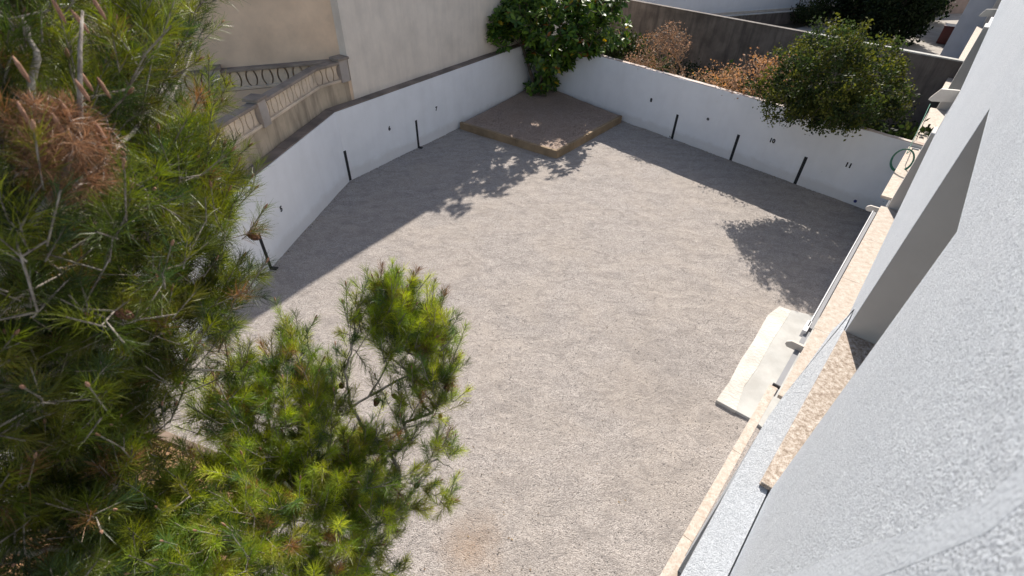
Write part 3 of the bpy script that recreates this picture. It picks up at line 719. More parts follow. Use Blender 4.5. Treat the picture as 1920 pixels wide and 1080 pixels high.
GREENS = np.array([(.125, .17, .016), (.07, .11, .015), (.185, .22, .018), (.04, .078, .02), (.145, .145, .02), (.2, .225, .02)])
DK = 270
def pine(label, trunk, blobs, nn, nl, ncone, tip_r, extra_dead=None, trunk_r=.12, gain=1.0, shoot=1.0):
    t = thing('pine_tree', label, 'tree', trunk[0])
    tips = []
    for (x_, y_, dist, r, dens) in blobs:
        c = RD(x_, y_, dist); k = max(3, int(dens*r**2*DK)); v = rng.normal(0, 1, (k, 3)); v /= np.linalg.norm(v, axis=1, keepdims=True)
        v *= (rng.uniform(.25, 1, (k, 1)))**.5*r; v[:, 2] *= 1.15; tips.append(c+v)
    tips = np.concatenate(tips)
    far_ok = np.linalg.norm(tips-np.array([0, 0, HC]), axis=1) > 1.25; tips = tips[far_ok]
    nt_ = 40; tr = np.array([np.array(trunk[0])+(np.array(trunk[1])-np.array(trunk[0]))*q+np.array([.06*math.sin(q*7), .06*math.cos(q*5), 0]) for q in np.linspace(0, 1, nt_)])
    nodes, par, tipn, order = grow(tr, tips)
    rad = radii(par, len(nodes), tip_r, 2.5, .06); rad[:nt_] = np.linspace(trunk_r, trunk_r*.35, nt_)
    s = MB(); s.tube(tr, list(rad[:nt_]), 9); s.build('trunk', M['pine_trunk'], t, smooth=True)
    rc = root_child(par, len(nodes), nt_); V, F, seg_i = branch_mesh(nodes, par, rad)
    own = rc[seg_i]
    Fr = F.reshape(len(seg_i), 5, 4); Vr = V.reshape(len(seg_i), 10, 3)
    roots, cnt = np.unique(own[own >= 0], return_counts=True)
    for r_ in roots:
        mk = np.where(own == r_)[0]; k = len(mk)
        f = (Fr[0][None]-0+(np.arange(k)*10)[:, None, None]).reshape(-1, 4)
        put(raw_mesh('branch', Vr[mk].reshape(-1, 3), f, M['pine_bark'], smooth=True), t)
    # shoots: one at each tip plus side shoots a little way back
    base, dirs, ln = [], [], []
    out0 = np.array([tr[nt_//2][0], tr[nt_//2][1], 0])
    for k_, ti in enumerate(tipn):
        p = nodes[ti]; q = nodes[par[ti]]; gd = p-q; gd /= np.linalg.norm(gd)+1e-9
        out = p-np.array([out0[0], out0[1], p[2]]); out /= np.linalg.norm(out)+1e-9
        d = .45*gd+.75*np.array([0, 0, 1])+.3*out+rng.normal(0, .18, 3); d /= np.linalg.norm(d); L = rng.uniform(.1, .2)*shoot
        base.append(p-d*.02); dirs.append(d); ln.append(L)
        for _ in range(2):
            q2 = nodes[par[ti]] if _ == 0 else nodes[par[par[ti]]]
            d2_ = .5*gd+.55*np.array([0, 0, 1])+rng.normal(0, .42, 3); d2_ /= np.linalg.norm(d2_)
            base.append(p+(q2-p)*rng.uniform(.2, .9)); dirs.append(d2_); ln.append(rng.uniform(.07, .14))
    base, dirs, ln = np.array(base), np.array(dirs), np.array(ln)
    # twig cores of the shoots
    i2 = len(base); nd2 = np.concatenate([base, base+dirs*ln[:, None]]); pr2 = np.concatenate([-np.ones(i2, int), np.arange(i2)])
    V, F, _ = branch_mesh(nd2, pr2, np.full(2*i2, .0028), 4); put(stuff(raw_mesh('twigs', V, F, M['pine_bark'])), t)
    V, F, n_, sv = needles_on(base, dirs, ln, nn, nl, .0019)
    ci = rng.choice(len(GREENS), len(base), p=[.26, .22, .17, .14, .1, .11]); cc = GREENS[ci]*rng.uniform(.4, 1.5, (len(base), 1))*gain
    dead = rng.random(len(base)) < .035; cc[dead] = np.array([.24, .13, .05])*rng.uniform(.7, 1.2, (dead.sum(), 1))
    cc = np.repeat(np.repeat(cc, nn, 0)*rng.uniform(.8, 1.2, (len(base)*nn, 1)), 6, 0)
    put(stuff(raw_mesh('needles', V, F, M['needle'], cc)), t)
    # buds on the leading shoots
    s = MB()
    for j in range(0, len(base), 3):
        if rng.random() < .3:
            tipp = base[j]+dirs[j]*ln[j]; s.lathe(tipp, [(.002, -.005), (.0055, .006), (.005, .02), (.0015, .03)], 6, dirs[j])
    put(stuff(s.build('buds', M['bud'])), t)
    return t, nodes, par, rad, tr
def cone_mesh():
    s = MB(); prof = []
    for j in range(11):
        q = j/10; r = .021*math.sin(math.pi*(.12+.8*q))**.8; prof.append((r*(1 if j % 2 else .8), .07*q-.0))
    s.lathe((0, 0, 0), prof, 9, (0, 0, -1)); return s.mesh('pine_cone')
CONE = cone_mesh(); CONE.materials.append(M['cone'])
def cones(t, nodes, rad, spots, rg):
    for (x_, y_) in spots:
        ux, uy = px_of(nodes); dd = np.hypot(ux-x_, uy-y_)+40*(rad > .03); v = nodes-np.array([0, 0, HC]); dd = dd+8*np.linalg.norm(v, axis=1)
        p = nodes[int(np.argmin(dd))]; o = bpy.data.objects.new('pine_cone', CONE); col.objects.link(o); o.location = tuple(p)
        o.rotation_euler = (rg.uniform(-.6, .6), rg.uniform(-.6, .6), rg.uniform(0, 6)); k = rg.uniform(.85, 1.2); o.scale = (k, k, k); put(o, t)

B1 = [(303, 40, 3.7, .26, 1), (248, 20, 3.1, .3, .9), (190, 30, 2.7, .3, .7), (110, 40, 2.1, .25, .7), (10, 10, 2.0, .2, .6), (333, 165, 3.4, .2, .9), (258, 215, 3.0, .2, .7),
      (235, 270, 2.6, .3, .8), (298, 285, 3.0, .3, 1), (363, 335, 3.0, .26, 1), (408, 345, 3.0, .17, 1.1), (268, 390, 2.7, .4, 1), (372, 432, 2.9, .27, 1), (348, 500, 2.9, .31, 1),
      (395, 560, 3.0, .24, 1), (422, 588, 3.0, .12, 1), (300, 520, 2.7, .4, 1), (200, 430, 2.2, .35, .9), (90, 440, 1.9, .3, .8), (50, 190, 1.9, .2, .5), (140, 120, 2.1, .2, .6),
      (20, 330, 1.8, .25, .6), (200, 610, 2.7, .38, .8), (330, 610, 3.0, .32, .9), (100, 570, 2.2, .36, .7), (40, 660, 2.3, .36, .7), (200, 720, 3.0, .36, .8), (245, 680, 3.3, .26, .8),
      (365, 655, 3.2, .12, .7), (430, 690, 3.3, .1, .8), (100, 800, 3.0, .46, 1), (30, 790, 2.6, .4, 1), (170, 800, 3.5, .3, 1), (120, 900, 3.1, .46, 1), (30, 950, 2.8, .42, 1),
      (190, 970, 3.2, .42, 1), (90, 1060, 2.9, .42, 1), (10, 1060, 2.6, .34, 1), (-120, 300, 2.4, .55, .5), (-160, 620, 2.6, .55, .5), (-150, 900, 2.8, .55, .5), (-120, 30, 2.5, .5, .5),
      (150, -150, 2.7, .4, .6), (300, -110, 3.4, .35, .6), (-10, -170, 2.5, .4, .5), (60, 300, 3.4, .5, .7), (150, 560, 3.6, .5, .8), (100, 700, 3.6, .5, .8)]
p1, nd1, pr1, rd1, tr1 = pine('large pine at the left with a rust brown tuft and cones', [(-3.1, 1.75, 0), (-2.95, 1.8, 8.8)], B1, 66, .088, 12, .0026, trunk_r=.16, gain=.78)
DK = 430
B2_ = [(745, 585, 3.5, .2, 2.2), (790, 610, 3.6, .24, 1.9), (805, 680, 3.7, .24, 1.6), (745, 640, 3.5, .2, 1.7), (720, 560, 3.5, .1, 1.6), (690, 600, 3.5, .15, 1), (660, 640, 3.5, .1, 1), (555, 640, 3.9, .13, 1.2), (550, 700, 3.8, .25, 1.2),
       (480, 720, 3.8, .2, 1), (440, 785, 3.8, .24, 1.2), (620, 740, 3.7, .2, 1), (500, 800, 3.7, .38, .9), (600, 850, 3.7, .38, .8), (725, 800, 3.7, .26, .8), (825, 740, 3.8, .18, 1.1),
       (835, 850, 4.0, .16, .9), (700, 900, 3.8, .34, .9), (560, 960, 3.7, .4, .9), (650, 1030, 3.9, .4, .9), (750, 950, 4.1, .22, .8), (450, 900, 3.7, .36, .9), (430, 1000, 3.5, .4, 1),
       (335, 1000, 3.4, .3, 1), (520, 1070, 3.4, .4, 1), (700, 1080, 4.3, .26, .9), (370, 1080, 3.2, .36, 1), (255, 1050, 3.2, .36, 1), (630, 900, 4.4, .4, .7), (820, 930, 4.2, .13, .9)]
p2, nd2_, pr2_, rd2, tr2 = pine('smaller bright green pine rising in front of the gravel yard', [(-1.3, 1.35, 0), (-1.25, 1.75, 3.3)], B2_, 84, .078, 12, .0024, trunk_r=.06, gain=1.7, shoot=1.3)
rg = random.Random(5)
cones(p1, nd1, rd1, [(25, 495), (80, 490), (215, 580), (235, 600), (290, 660), (175, 555), (15, 715), (180, 1030), (205, 1020), (255, 480), (275, 515), (470, 430)], rg)
cones(p2, nd2_, rd2, [(575, 745), (710, 735), (725, 720), (645, 715), (835, 790), (840, 720), (600, 858), (655, 805), (795, 885), (700, 740), (595, 965)], rg)
# dried rusty tuft in the big pine
c = RD(130, 280, 1.75); k = 90; v = rng.normal(0, 1, (k, 3)); v /= np.linalg.norm(v, axis=1, keepdims=True); v *= rng.uniform(.2, 1, (k, 1))**.5*.07; v[:, 2] *= 1.7
bs_ = c+v; dr_ = v/np.linalg.norm(v, axis=1, keepdims=True)*.5+rng.normal(0, .5, (k, 3)); dr_ /= np.linalg.norm(dr_, axis=1, keepdims=True)
V, F, n_, sv = needles_on(bs_, dr_, np.full(k, .045), 44, .05, .0013, 40, 110)
cc = np.repeat(np.array([(.25, .135, .07), (.34, .20, .11), (.11, .06, .035)])[rng.integers(0, 3, n_)]*rng.uniform(.7, 1.2, (n_, 1)), 6, 0)
put(stuff(raw_mesh('dried_needles', V, F, M['needle'], cc)), p1)
for (x_, y_, d_, q) in [(110, 235, 1.7, 0), (125, 210, 1.72, 0), (190, 250, 1.75, 0), (160, 150, 1.8, 0), (155, 170, 1.75, 0), (40, 130, 1.75, 0), (110, 20, 1.9, 0), (150, 40, 1.85, 0), (195, 165, 1.9, 0), (45, 215, 1.7, 0), (185, 15, 1.9, 0), (185, 270, 1.8, 0)]:
    p = RD(x_, y_, d_); s = MB(); s.lathe(p, [(.002, -.03), (.0052, -.015), (.0055, .012), (.002, .03)], 7, (rng.normal(0, .15), rng.normal(0, .15), 1)); s.build('candle', M['bud'], p1, smooth=True)
s = MB(); sp = RD(150, 240, 1.75)
s.tube([RD(60, 420, 2.0), RD(120, 330, 1.78), sp, RD(150, 90, 1.8), RD(155, 20, 1.85)], [.01, .008, .007, .005, .003], 6); s.build('branch', M['pine_bark'], p1, smooth=True)
# pale bare twigs inside both crowns
def bare(t, lines, r):
    for pl_ in lines:
        pts = [RD(*p) for p in pl_]; P_ = []
        for a, b_ in zip(pts, pts[1:]):
            for q in np.linspace(0, 1, 5)[:-1]: P_.append(a+(b_-a)*q+rng.normal(0, .006, 3))
        P_.append(pts[-1]); s = MB(); s.tube(P_, list(np.linspace(r, r*.35, len(P_))), 6); s.build('branch', M['dry_bark'], t, smooth=True)
M['dry_bark'] = bark('pale_dry_bark', (.22, .19, .165), (.46, .42, .38), 30)
bare(p1, [[(-40, 725, 2.4), (90, 620, 2.45), (190, 555, 2.6), (260, 500, 2.7)], [(-40, 745, 2.4), (110, 690, 2.5), (250, 600, 2.7), (330, 540, 2.8)], [(0, 712, 2.4), (180, 645, 2.5), (300, 600, 2.7)],
          [(-20, 575, 2.2), (120, 570, 2.3), (230, 530, 2.5)], [(20, 705, 2.5), (200, 690, 2.8), (360, 640, 3.1), (440, 570, 3.1)], [(-20, 710, 2.5), (230, 690, 2.8), (420, 695, 3.2)],
          [(80, 1000, 2.8), (180, 930, 2.9)], [(0, 1030, 2.6), (130, 1030, 2.8), (180, 1040, 2.9)], [(120, 380, 2.3), (250, 255, 2.7), (330, 120, 3.3)], [(200, 350, 2.7), (320, 190, 3.2), (370, 80, 3.6)],
          [(50, 230, 1.9), (70, 120, 1.95), (40, 30, 2.0)]], .013)
bare(p2, [[(415, 925, 3.5), (500, 860, 3.6), (515, 790, 3.6), (540, 730, 3.7)], [(517, 895, 3.5), (545, 850, 3.5), (575, 800, 3.6)], [(515, 930, 3.5), (575, 915, 3.55)], [(535, 905, 3.5), (560, 935, 3.5), (545, 975, 3.5), (515, 1010, 3.4)],
          [(680, 800, 3.7), (655, 750, 3.65), (650, 700, 3.6), (660, 650, 3.5), (665, 600, 3.5)], [(660, 760, 3.7), (690, 745, 3.7), (725, 690, 3.6), (740, 620, 3.5)], [(690, 745, 3.7), (770, 700, 3.7), (820, 650, 3.7)],
          [(440, 1030, 3.3), (500, 1030, 3.35), (530, 1045, 3.4)], [(640, 850, 3.6), (760, 800, 3.8), (830, 790, 3.9)], [(780, 895, 4.0), (820, 860, 4.0), (850, 880, 4.0)], [(560, 830, 3.5), (600, 820, 3.5)]], .011)

# rubber tree in the corner of the yard
def leaf_geo(L, W):
    pts = [(0, 0, 0), (.25*L, W*.38, .02*L), (.55*L, W*.5, .0), (.82*L, W*.3, -.05*L), (L, 0, -.12*L), (.82*L, -W*.3, -.05*L), (.55*L, -W*.5, 0), (.25*L, -W*.38, .02*L), (.5*L, 0, -.035*L)]
    return np.array(pts), [(0, 8, 1), (1, 8, 2), (2, 8, 3), (3, 8, 4), (4, 8, 5), (5, 8, 6), (6, 8, 7), (7, 8, 0)]
ft = thing('rubber_tree', 'dark glossy rubber tree with a few yellow leaves in the raised bed', 'tree', (CR[0]+.0, CR[1]-1.0, .3))
fb = np.array([CR[0]-.0, CR[1]-1.1, .28])
tips = []
for cx_, cy_, cz_, rx, rz_, k in [(0, -.2, 3.3, 2.1, 1.3, 190), (1.2, -.3, 3.0, 1.8, 1.1, 120), (2.5, -.5, 2.9, 1.2, .7, 60), (-1.1, -.4, 3.7, 1.1, .9, 55), (.2, .3, 5.6, 2.0, 1.6, 120), (.45, -.45, 1.9, .95, .75, 60), (-.2, -.4, 2.1, .6, .5, 16), (.8, -.5, 2.0, .8, .6, 30), (.3, .3, 7.3, 1.4, 1.0, 60), (2.1, -.9, 4.4, 1.3, 1.0, 75), (.1, -.2, .6, .7, .3, 24), (2.3, -1.0, 2.5, .5, .4, 10), (*(RD(912, 45, 22.0)-fb*[1, 1, 0]), .8, .7, 40), (*(RD(1000, 30, 21.5)-fb*[1, 1, 0]), 1.0, .8, 40)]:
    v = rng.normal(0, 1, (k, 3)); v /= np.linalg.norm(v, axis=1, keepdims=True); v *= rng.uniform(.3, 1, (k, 1))**.4; tips.append(fb*[1, 1, 0]+np.array([cx_, cy_, cz_])+v*[rx, rx, rz_])
tips = np.concatenate(tips)
def clear(T):                                     # stay inside the yard side of the two walls when low
    lowm = T[:, 2] < 2.5
    for a, nn in ((B2, n1), (R0, nr)):
        dd = (T[:, :2]-a)@nn; T[:, :2] += np.where((dd < .18) & lowm, .18-dd, 0)[:, None]*nn
    dd = (T[:, :2]-P0)@n1; T[:, :2] += np.where(dd < .3, .3-dd, 0)[:, None]*n1
    return T
tips = clear(tips)
trunk = np.array([fb+np.array([.05*math.sin(q*4), 0, q*6.2]) for q in np.linspace(0, 1, 24)])
nodes, par, tipn, order = grow(trunk, tips, .3)
rad = radii(par, len(nodes), .014, 2.2, .12); rad[:24] = np.linspace(.16, .06, 24)
V, F, _ = branch_mesh(nodes, par, rad, 6); put(raw_mesh('branches', V, F, M['bark'], smooth=True), ft)
s = MB(); s.tube(trunk, list(rad[:24]), 9); s.build('trunk', M['bark'], ft, smooth=True)
for q in ([(-.15, -.1, .1), (-.55, -.25, 1.2), (-1.0, -.3, 2.4), (-1.2, -.3, 3.4)], [(.2, 0, .1), (.6, -.2, 1.1), (1.2, -.2, 2.2), (2.1, -.3, 2.8)], [(0, -.2, .1), (.1, -.5, 1.0), (.3, -.5, 2.0)]):
    s = MB(); s.tube([fb+np.array(p) for p in q], [.08, .065, .05, .03][:len(q)], 7); s.build('trunk', M['bark'], ft, smooth=True)
leaves = []
for ti in tipn:
    p = nodes[ti]; q = nodes[par[ti]]; gd = p-q; gd /= np.linalg.norm(gd)+1e-9; gd = gd*.6+np.array([0, 0, .45]); gd /= np.linalg.norm(gd)
    k = rng.integers(8, 14); x_ = np.cross(gd, (.3, .5, .8)); x_ /= np.linalg.norm(x_); y_ = np.cross(gd, x_)
    for j in range(k):
        ph = j*2.4+rng.uniform(-.3, .3); el = rng.uniform(-.15, .75); d = (x_*math.cos(ph)+y_*math.sin(ph))*math.cos(el)+gd*math.sin(el)
        up = gd-(gd@d)*d; up /= np.linalg.norm(up)+1e-9; L = rng.uniform(.2, .33); leaves.append((p+gd*rng.uniform(-.14, .05)+d*.03, d, up, L))
# the leaves that show largest become parts, the rest one mass
cpos = np.array([0, 0, HC]); show = []
for (p, d, up, L) in leaves:
    v = cpos-p; dist = np.linalg.norm(v); fx, fy = px_of(p); vis = abs(up@(v/dist))*L/dist*(1 if 0 < fy < 400 else .01)
    show.append(vis-.004*max(0, (dist-20)/10))
order = np.argsort(show)[::-1]; big = set(order[:300].tolist())
LM = {}
gp, gf = leaf_geo(1, .46)
for key in ('leaf_a', 'leaf_b', 'leaf_y', 'leaf_o'):
    me = bpy.data.meshes.new('leaf'); me.from_pydata([tuple(p) for p in gp], [], gf); me.materials.append(M[key])
    for pl_ in me.polygons: pl_.use_smooth = True
    LM[key] = me
VV, FF, CC = [], [], []
gfa = np.array(gf)
for i, (p, d, up, L) in enumerate(leaves):
    z_ = np.cross(d, np.cross(up, d)); y_ = np.cross(z_, d); R = np.array([d, y_, z_]).T
    r_ = rng.random(); key = 'leaf_y' if r_ < .018 else 'leaf_o' if r_ < .035 else 'leaf_b' if r_ < .5 else 'leaf_a'
    if i in big:
        o = bpy.data.objects.new('leaf', LM[key]); col.objects.link(o)
        mm = Matrix([[*(R[0]*L), p[0]], [*(R[1]*L), p[1]], [*(R[2]*L), p[2]], [0, 0, 0, 1]])
        o.parent = ft; o.matrix_parent_inverse = pm(ft).inverted(); o.matrix_basis = mm
    else:
        FF.append(gfa+len(VV)*9); VV.append(gp@(R*L).T+p)
        CC.append(np.tile({'leaf_a': (.05, .105, .02), 'leaf_b': (.14, .225, .03), 'leaf_y': (.45, .33, .03), 'leaf_o': (.3, .11, .025)}[key], (9, 1))*rng.uniform(.75, 1.25))
put(stuff(raw_mesh('foliage', np.concatenate(VV), np.concatenate(FF), M['big_leaf_mix'], np.concatenate(CC), smooth=True)), ft)

# generic small-leaved shrubs / trees
def leaf_cloud(centres, per, spread, size, cols, flat=1.0, updir=None):
    k = len(centres)*per; C_ = np.repeat(centres, per, 0)+rng.normal(0, spread, (k, 3))*[1, 1, flat]
    d = rng.normal(0, 1, (k, 3)); d[:, 2] += .35; d /= np.linalg.norm(d, axis=1, keepdims=True); e_ = np.cross(d, rng.normal(0, 1, (k, 3))); e_ /= np.linalg.norm(e_, axis=1, keepdims=True)
    L = (size*rng.uniform(.6, 1.3, (k, 1))); W = L*.32
    V = np.stack([C_, C_+d*L*.5+e_*W, C_+d*L, C_+d*L*.5-e_*W], 1).reshape(-1, 3); F = np.arange(k*4).reshape(-1, 4)
    cl = np.repeat(cols[rng.integers(0, len(cols), len(centres))], per, 0)*rng.uniform(.7, 1.3, (k, 1)); return V, F, np.repeat(cl, 4, 0)
def shrub(name, label, cat, base, lobes, ntip, per, spread, size, cols, r_tip, bmat, group=None, height=1.0, lean=(0, 0), leafmat='foliage', step=.22):
    t = thing(name, label, cat, base, group); base = np.array(base, float); tips = []
    for (x_, y_, z_, rx, rz_) in lobes:
        k = max(4, int(ntip*rx*rx/sum(l[3]**2 for l in lobes))); v = rng.normal(0, 1, (k, 3)); v /= np.linalg.norm(v, axis=1, keepdims=True); v *= rng.uniform(.15, 1, (k, 1))**.42
        tips.append(base+np.array([x_, y_, z_])+v*[rx, rx, rz_])
    tips = np.concatenate(tips); tips = tips[tips[:, 2] > .1]
    tr = np.array([base+np.array([lean[0]*q, lean[1]*q, height*q]) for q in np.linspace(0, 1, 10)])
    nodes, par, tipn, order = grow(tr, tips, step)
    rad = radii(par, len(nodes), r_tip, 2.2, .1); rad[:10] = np.maximum(rad[:10], r_tip*6)
    s = MB(); s.tube(tr, list(rad[:10]), 8); s.build('trunk', bmat, t, smooth=True)
    V, F, _ = branch_mesh(nodes, par, rad, 5); put(stuff(raw_mesh('branches', V, F, bmat, smooth=True)), t)
    if per:
        V, F, cl = leaf_cloud(nodes[tipn], per, spread, size, cols); put(stuff(raw_mesh('foliage', V, F, M[leafmat], cl)), t)
    return t
OL = np.array([(.06, .08, .016), (.035, .058, .015), (.10, .11, .018), (.095, .105, .02), (.045, .07, .02), (.022, .036, .012), (.03, .05, .013)])
def behind(s, o): p = R0+dr*s-nr*o; return np.array([p[0], p[1], 0.0])
gc = G(1560, 150, 3.35); gb = behind(((gc[:2]-R0)@dr)-.2, .8)
gl = lambda x_, y_, z_, dz=0: (G(x_, y_, z_)-gb)
gt_l = [(*gl(1562, 145, 3.4), 1.45, 1.15), (*gl(1480, 190, 2.75), .85, .6), (*gl(1650, 170, 2.9), .85, .75), (*gl(1580, 95, 4.1), .9, .75), (*gl(1560, 205, 2.75), 1.0, .55), (*gl(1650, 120, 3.6), .8, .7), (*gl(1500, 120, 3.5), .8, .7), (*gl(1600, 190, 3.2), .9, .6), (*gl(1530, 200, 2.55), .9, .35), (*gl(1620, 200, 2.6), .8, .4), (*gl(1680, 200, 2.5), .5, .4), (*gl(1545, 70, 4.2), .5, .5), (*gl(1445, 160, 2.9), .45, .4)]
shrub('green_tree', 'rounded olive green tree spilling over the white wall above bay 10', 'tree', gb, gt_l, 760, 46, .095, .08, OL, .006, M['bark'], height=2.1, lean=(-.2, -.3))
DG = np.array([(.02, .035, .01), (.03, .05, .014), (.015, .025, .008), (.04, .05, .015)])
shrub('dark_shrub', 'dark spiky shrub in the wall corner by the white house', 'shrub', behind(-.6, 1.4), [(0, 0, 1.2, 1.0, .9), (-.9, .9, 1.0, .9, .8)], 170, 40, .15, .2, DG, .006, M['bark'], height=.5)
DB = np.array([(.27, .165, .09), (.20, .135, .09), (.33, .21, .13), (.15, .10, .07), (.36, .20, .08)])
for s_, o_, lab, lob in [(8.9, 1.5, 'large dead brown bush nearest the rubber tree, over the wall', [(0, 0, 2.1, 1.35, 1.1), (-.6, .5, 1.6, .9, .8), (.4, -.3, 3.0, .75, .6)]),
                         (7.0, 1.3, 'greyish dead bush between the two rusty bushes', [(0, 0, 1.5, .8, .7), (.2, -.3, 1.9, .5, .4)]),
                         (4.9, 1.4, 'orange rust dead bush beside the olive green tree', [(0, 0, 2.1, 1.4, 1.1), (.7, -.5, 2.6, .9, .7), (-.9, .6, 1.9, .9, .8)])]:
    shrub('dead_bush', lab, 'bush', behind(s_, o_), lob, 460 if s_ != 7.0 else 260, 9 if s_ != 7.0 else 1, .09, .075, DB[[0, 1, 2, 3]] if s_ == 8.9 else DB[[0, 2, 4]]*1.1 if s_ == 4.9 else DB[[1, 3]], .0085, M['dead'], height=.7, group='dead bushes behind the wall')
shrub('dark_shrub', 'dark green shrub filling the gap between the dead bushes', 'shrub', behind(6.0, 2.4), [(0, 0, 1.3, .9, .9), (-.7, .7, 1.1, .7, .7)], 110, 40, .15, .15, DG, .006, M['bark'], height=.6)
shrub('dark_shrub', 'dark green shrub behind the rubber tree, before the concrete garden wall', 'shrub', behind(11.6, 3.0), [(0, 0, 1.4, 1.2, 1.1), (1.0, -.9, 1.2, .9, .8)], 130, 40, .16, .16, DG, .006, M['bark'], height=.6)
# undergrowth mass between the walls
k = 1500; cs_ = np.array([behind(*p) for p in zip(rng.uniform(-1.5, 13.5, k), rng.uniform(.35, 8.5, k))]); cs_[:, 2] = rng.uniform(.05, .75, k)*rng.uniform(.3, 1, k)
V, F, cl = leaf_cloud(cs_, 14, .16, .12, DG); stuff(tag(raw_mesh('undergrowth', V, F, M['foliage'], cl), 'dark weeds and low growth covering the soil behind the wall', 'undergrowth'))

# dark concrete garden wall
gw = thing('garden_wall', 'dark stained concrete garden wall behind the dead bushes', 'wall', behind(4, 9))
a, c = behind(-9.5, 9)[:2], behind(34, 9)[:2]
s = MB(); s.prism([tuple(a), tuple(c), tuple(c-nr*.22), tuple(a-nr*.22)], -.1, 2.68); s.build('wall', M['concrete_dark'], gw)
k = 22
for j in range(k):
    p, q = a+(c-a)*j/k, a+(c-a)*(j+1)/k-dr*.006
    s = MB(); s.prism([tuple(p+nr*.02), tuple(q+nr*.02), tuple(q-nr*.26), tuple(p-nr*.26)], 2.682, 2.73); s.build('coping_stone', M['concrete' if j < 8 else 'concrete_dark'], gw)  # pale end stones paint the sunlit stretch, dark ones the shaded rest
# beyond: paving, raised bed, white house wall, cypresses, cactus, twigs
def sheet(name, pts, z, mat): s = MB(); s.add([(p[0], p[1], z) for p in pts], [tuple(range(len(pts)))]); return structure(s.build(name, mat))
pv = [behind(-14, 9.4), behind(13, 9.4), behind(13, 60), behind(-40, 60), behind(-40, 20)]
sheet('paved_yard', [p[:2] for p in pv], -.02, M['paving'])
w0, w1 = G(1290, 34, .5)[:2], G(1560, 14, .5)[:2]; wd_ = (w1-w0)/np.linalg.norm(w1-w0); wn = np.array([-wd_[1], wd_[0]])
vh = thing('villa', 'white villa wall standing beyond the dark garden wall at the top', 'house', (*w0, 0))
s = MB(); s.prism([tuple(w0-wd_*14), tuple(w1+wd_*3), tuple(w1+wd_*3+wn*8), tuple(w0-wd_*14+wn*8)], -.1, 6.5); s.build('wall', M['white'], vh)
s = MB(); s.prism([tuple(w0-wd_*14-wn*.03), tuple(w1+wd_*3-wn*.03), tuple(w1+wd_*3-wn*.001), tuple(w0-wd_*14-wn*.001)], .0, .7); s.build('plinth', M['cream'], vh)
k0, k1 = w0-wn*1.6, w1-wn*1.6
lwl = thing('low_wall', 'low grey retaining wall in front of the white villa', 'wall', (*k0, 0))
s = MB(); s.prism([tuple(k0-wd_*10), tuple(k1+wd_*1), tuple(k1+wd_*1+wn*.2), tuple(k0-wd_*10+wn*.2)], -.1, .75); s.build('wall', M['concrete_dark'], lwl)
s = MB(); s.prism([tuple(k0-wd_*10-wn*.02), tuple(k1+wd_*1-wn*.02), tuple(k1+wd_*1+wn*.24), tuple(k0-wd_*10+wn*.24)], .752, .8); s.build('coping', M['concrete'], lwl)
CY_ = np.array([(.012, .026, .009), (.02, .036, .011), (.008, .017, .007), (.028, .04, .014)])
def cypress(label, base, r, h, n_=420, cols=CY_):
    t = thing('cypress_tree', label, 'tree', base, 'cypresses beyond the garden wall'); base = np.array(base, float)
    s = MB(); s.tube([base, base+[0, 0, h*.5], base+[.1, 0, h*.9]], [.16, .1, .03], 8); s.build('trunk', M['bark'], t)
    zz = rng.uniform(.15, h, n_); rr_ = r*np.sqrt(rng.uniform(.25, 1, n_))*np.clip(np.minimum((zz+.3)/1.0, (h-zz)/(h*.55)), 0.05, 1); ph = rng.uniform(0, 6.28, n_)
    c_ = base+np.stack([rr_*np.cos(ph), rr_*np.sin(ph), zz], -1)
    V, F, cl = leaf_cloud(c_, 40, .2, .22, cols, 1.4); put(stuff(raw_mesh('foliage', V, F, M['foliage'], cl)), t); return t
c = G(1690, 84); cypress('broad dark cypress closest to the paved lane', (c[0]-.3, c[1]+1.2, 0), 1.9, 9.0, 700)
q0, q1 = G(1690, 27)[:2], G(1835, 24)[:2]; qd = (q1-q0)/np.linalg.norm(q1-q0); qn = np.array([-qd[1], qd[0]])
lb = thing('lane_wall', 'brown rendered wall closing the paved lane at the top edge', 'wall', (*q0, 0))
s = MB(); s.prism([tuple(q0-qd*6), tuple(q1+qd*8), tuple(q1+qd*8+qn*.3), tuple(q0-qd*6+qn*.3)], -.1, 2.2); s.build('wall', M['brownwall'], lb)
s = MB(); s.prism([tuple(q0-qd*6-qn*.04), tuple(q1+qd*8-qn*.04), tuple(q1+qd*8+qn*.34), tuple(q0-qd*6+qn*.34)], 2.202, 2.28); s.build('coping', M['concrete'], lb)
c = G(1722, 40); cypress('tall dark cypress farthest back by the lane', (c[0]+.2, c[1]+1.2, 0), 2.0, 11.0, 700)
c = G(1615, 62); cypress('slim dark cypress left of the broad one', (c[0]-.2, c[1]+1.6, 0), 1.2, 8.0, 420)
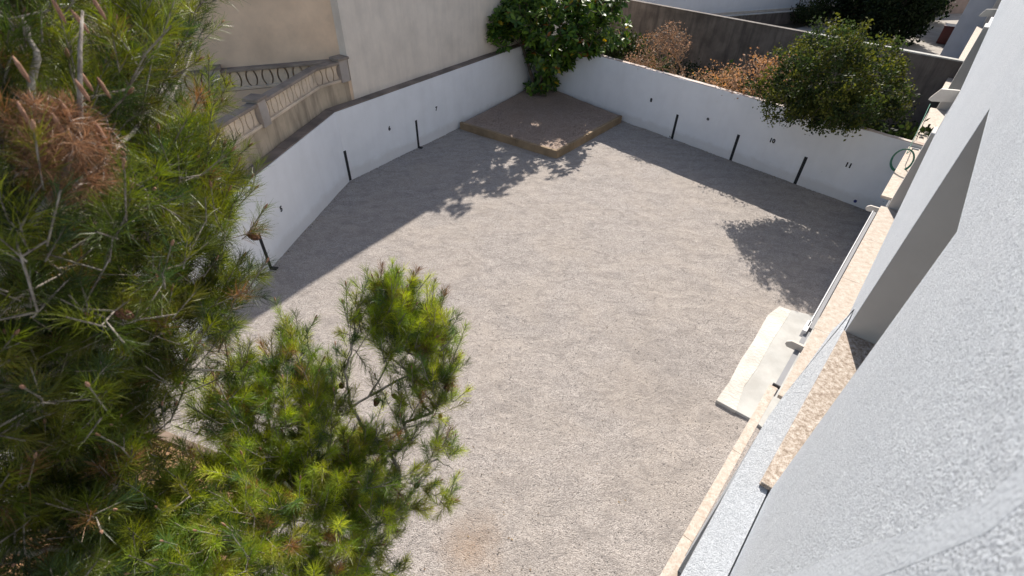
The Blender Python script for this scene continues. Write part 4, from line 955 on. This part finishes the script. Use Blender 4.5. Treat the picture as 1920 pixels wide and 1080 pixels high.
c = G(1560, 50); shrub('dark_shrub', 'loose grey green shrub between the villa and the cypresses', 'shrub', (c[0]+.2, c[1]+1.4, 0), [(0, 0, 1.6, 1.5, 1.3), (.4, .4, 2.8, .9, .9)], 200, 26, .22, .16, DG, .008, M['bark'], height=1.0)
c = G(1520, 52); shrub('dark_shrub', 'low clipped dark shrub at the end of the low grey wall', 'shrub', (c[0], c[1]+1.0, 0), [(0, 0, .7, 1.1, .6)], 90, 26, .2, .14, DG, .008, M['bark'], height=.4)
c = G(1660, 70); shrub('dark_shrub', 'brown tinged shrub at the foot of the cypresses', 'shrub', (c[0]-1.2, c[1]-.6, 0), [(0, 0, .9, 1.0, .8)], 90, 20, .2, .12, np.array([(.10, .07, .03), (.06, .05, .02), (.04, .045, .015)]), .008, M['bark'], height=.4)
c = G(1372, 24); shrub('dark_shrub', 'small dark tree with a bare stem before the white villa', 'tree', (c[0], c[1]-2.0, 0), [(0, 0, 3.0, 1.0, .6)], 70, 24, .2, .16, np.array([(.03, .012, .01), (.02, .015, .01)]), .012, M['bark'], height=2.4)
for i, (x_, y_) in enumerate([(1325, 18), (1270, 12)]):
    c = G(x_, y_, 0)*[1, 1, 0]-np.array([*(wn*2.6), 0])*1.0
    t = thing('cactus', ['pad cactus right behind the dark garden wall, nearer the small tree', 'pad cactus right behind the dark garden wall, farther left'][i], 'cactus', c)
    for j in range(7):
        z = .35+.42*(j//2); a = rng.uniform(0, 3.1); off_ = np.array([math.cos(a), math.sin(a), 0])*(j % 3-1)*.3; s = MB()
        s.lathe(c+off_+np.array([0, 0, z+.25]), [(.02, -.045), (.16, -.04), (.24, -.0), (.16, .04), (.02, .045)], 10, (math.cos(a+.8), math.sin(a+.8), .25)); s.build('pad', M['leaf_a'], t, smooth=True)
c = G(1490, 22, .5); tb = thing('bare_shrub', 'leafless twiggy shrub against the white villa wall', 'shrub', (*c[:2], 0))
for j in range(9):
    s = MB(); a = rng.uniform(-1, 1); p = np.array([c[0], c[1], 0])+np.array([*(wd_*rng.uniform(-1.2, 1.2)), 0])-np.array([*(wn*.5), 0])
    s.tube([p, p+[a*.2, .1, 1.0], p+[a*.7, .2, 2.2]], [.03, .02, .008], 5); s.build('stem', M['bark'], tb)
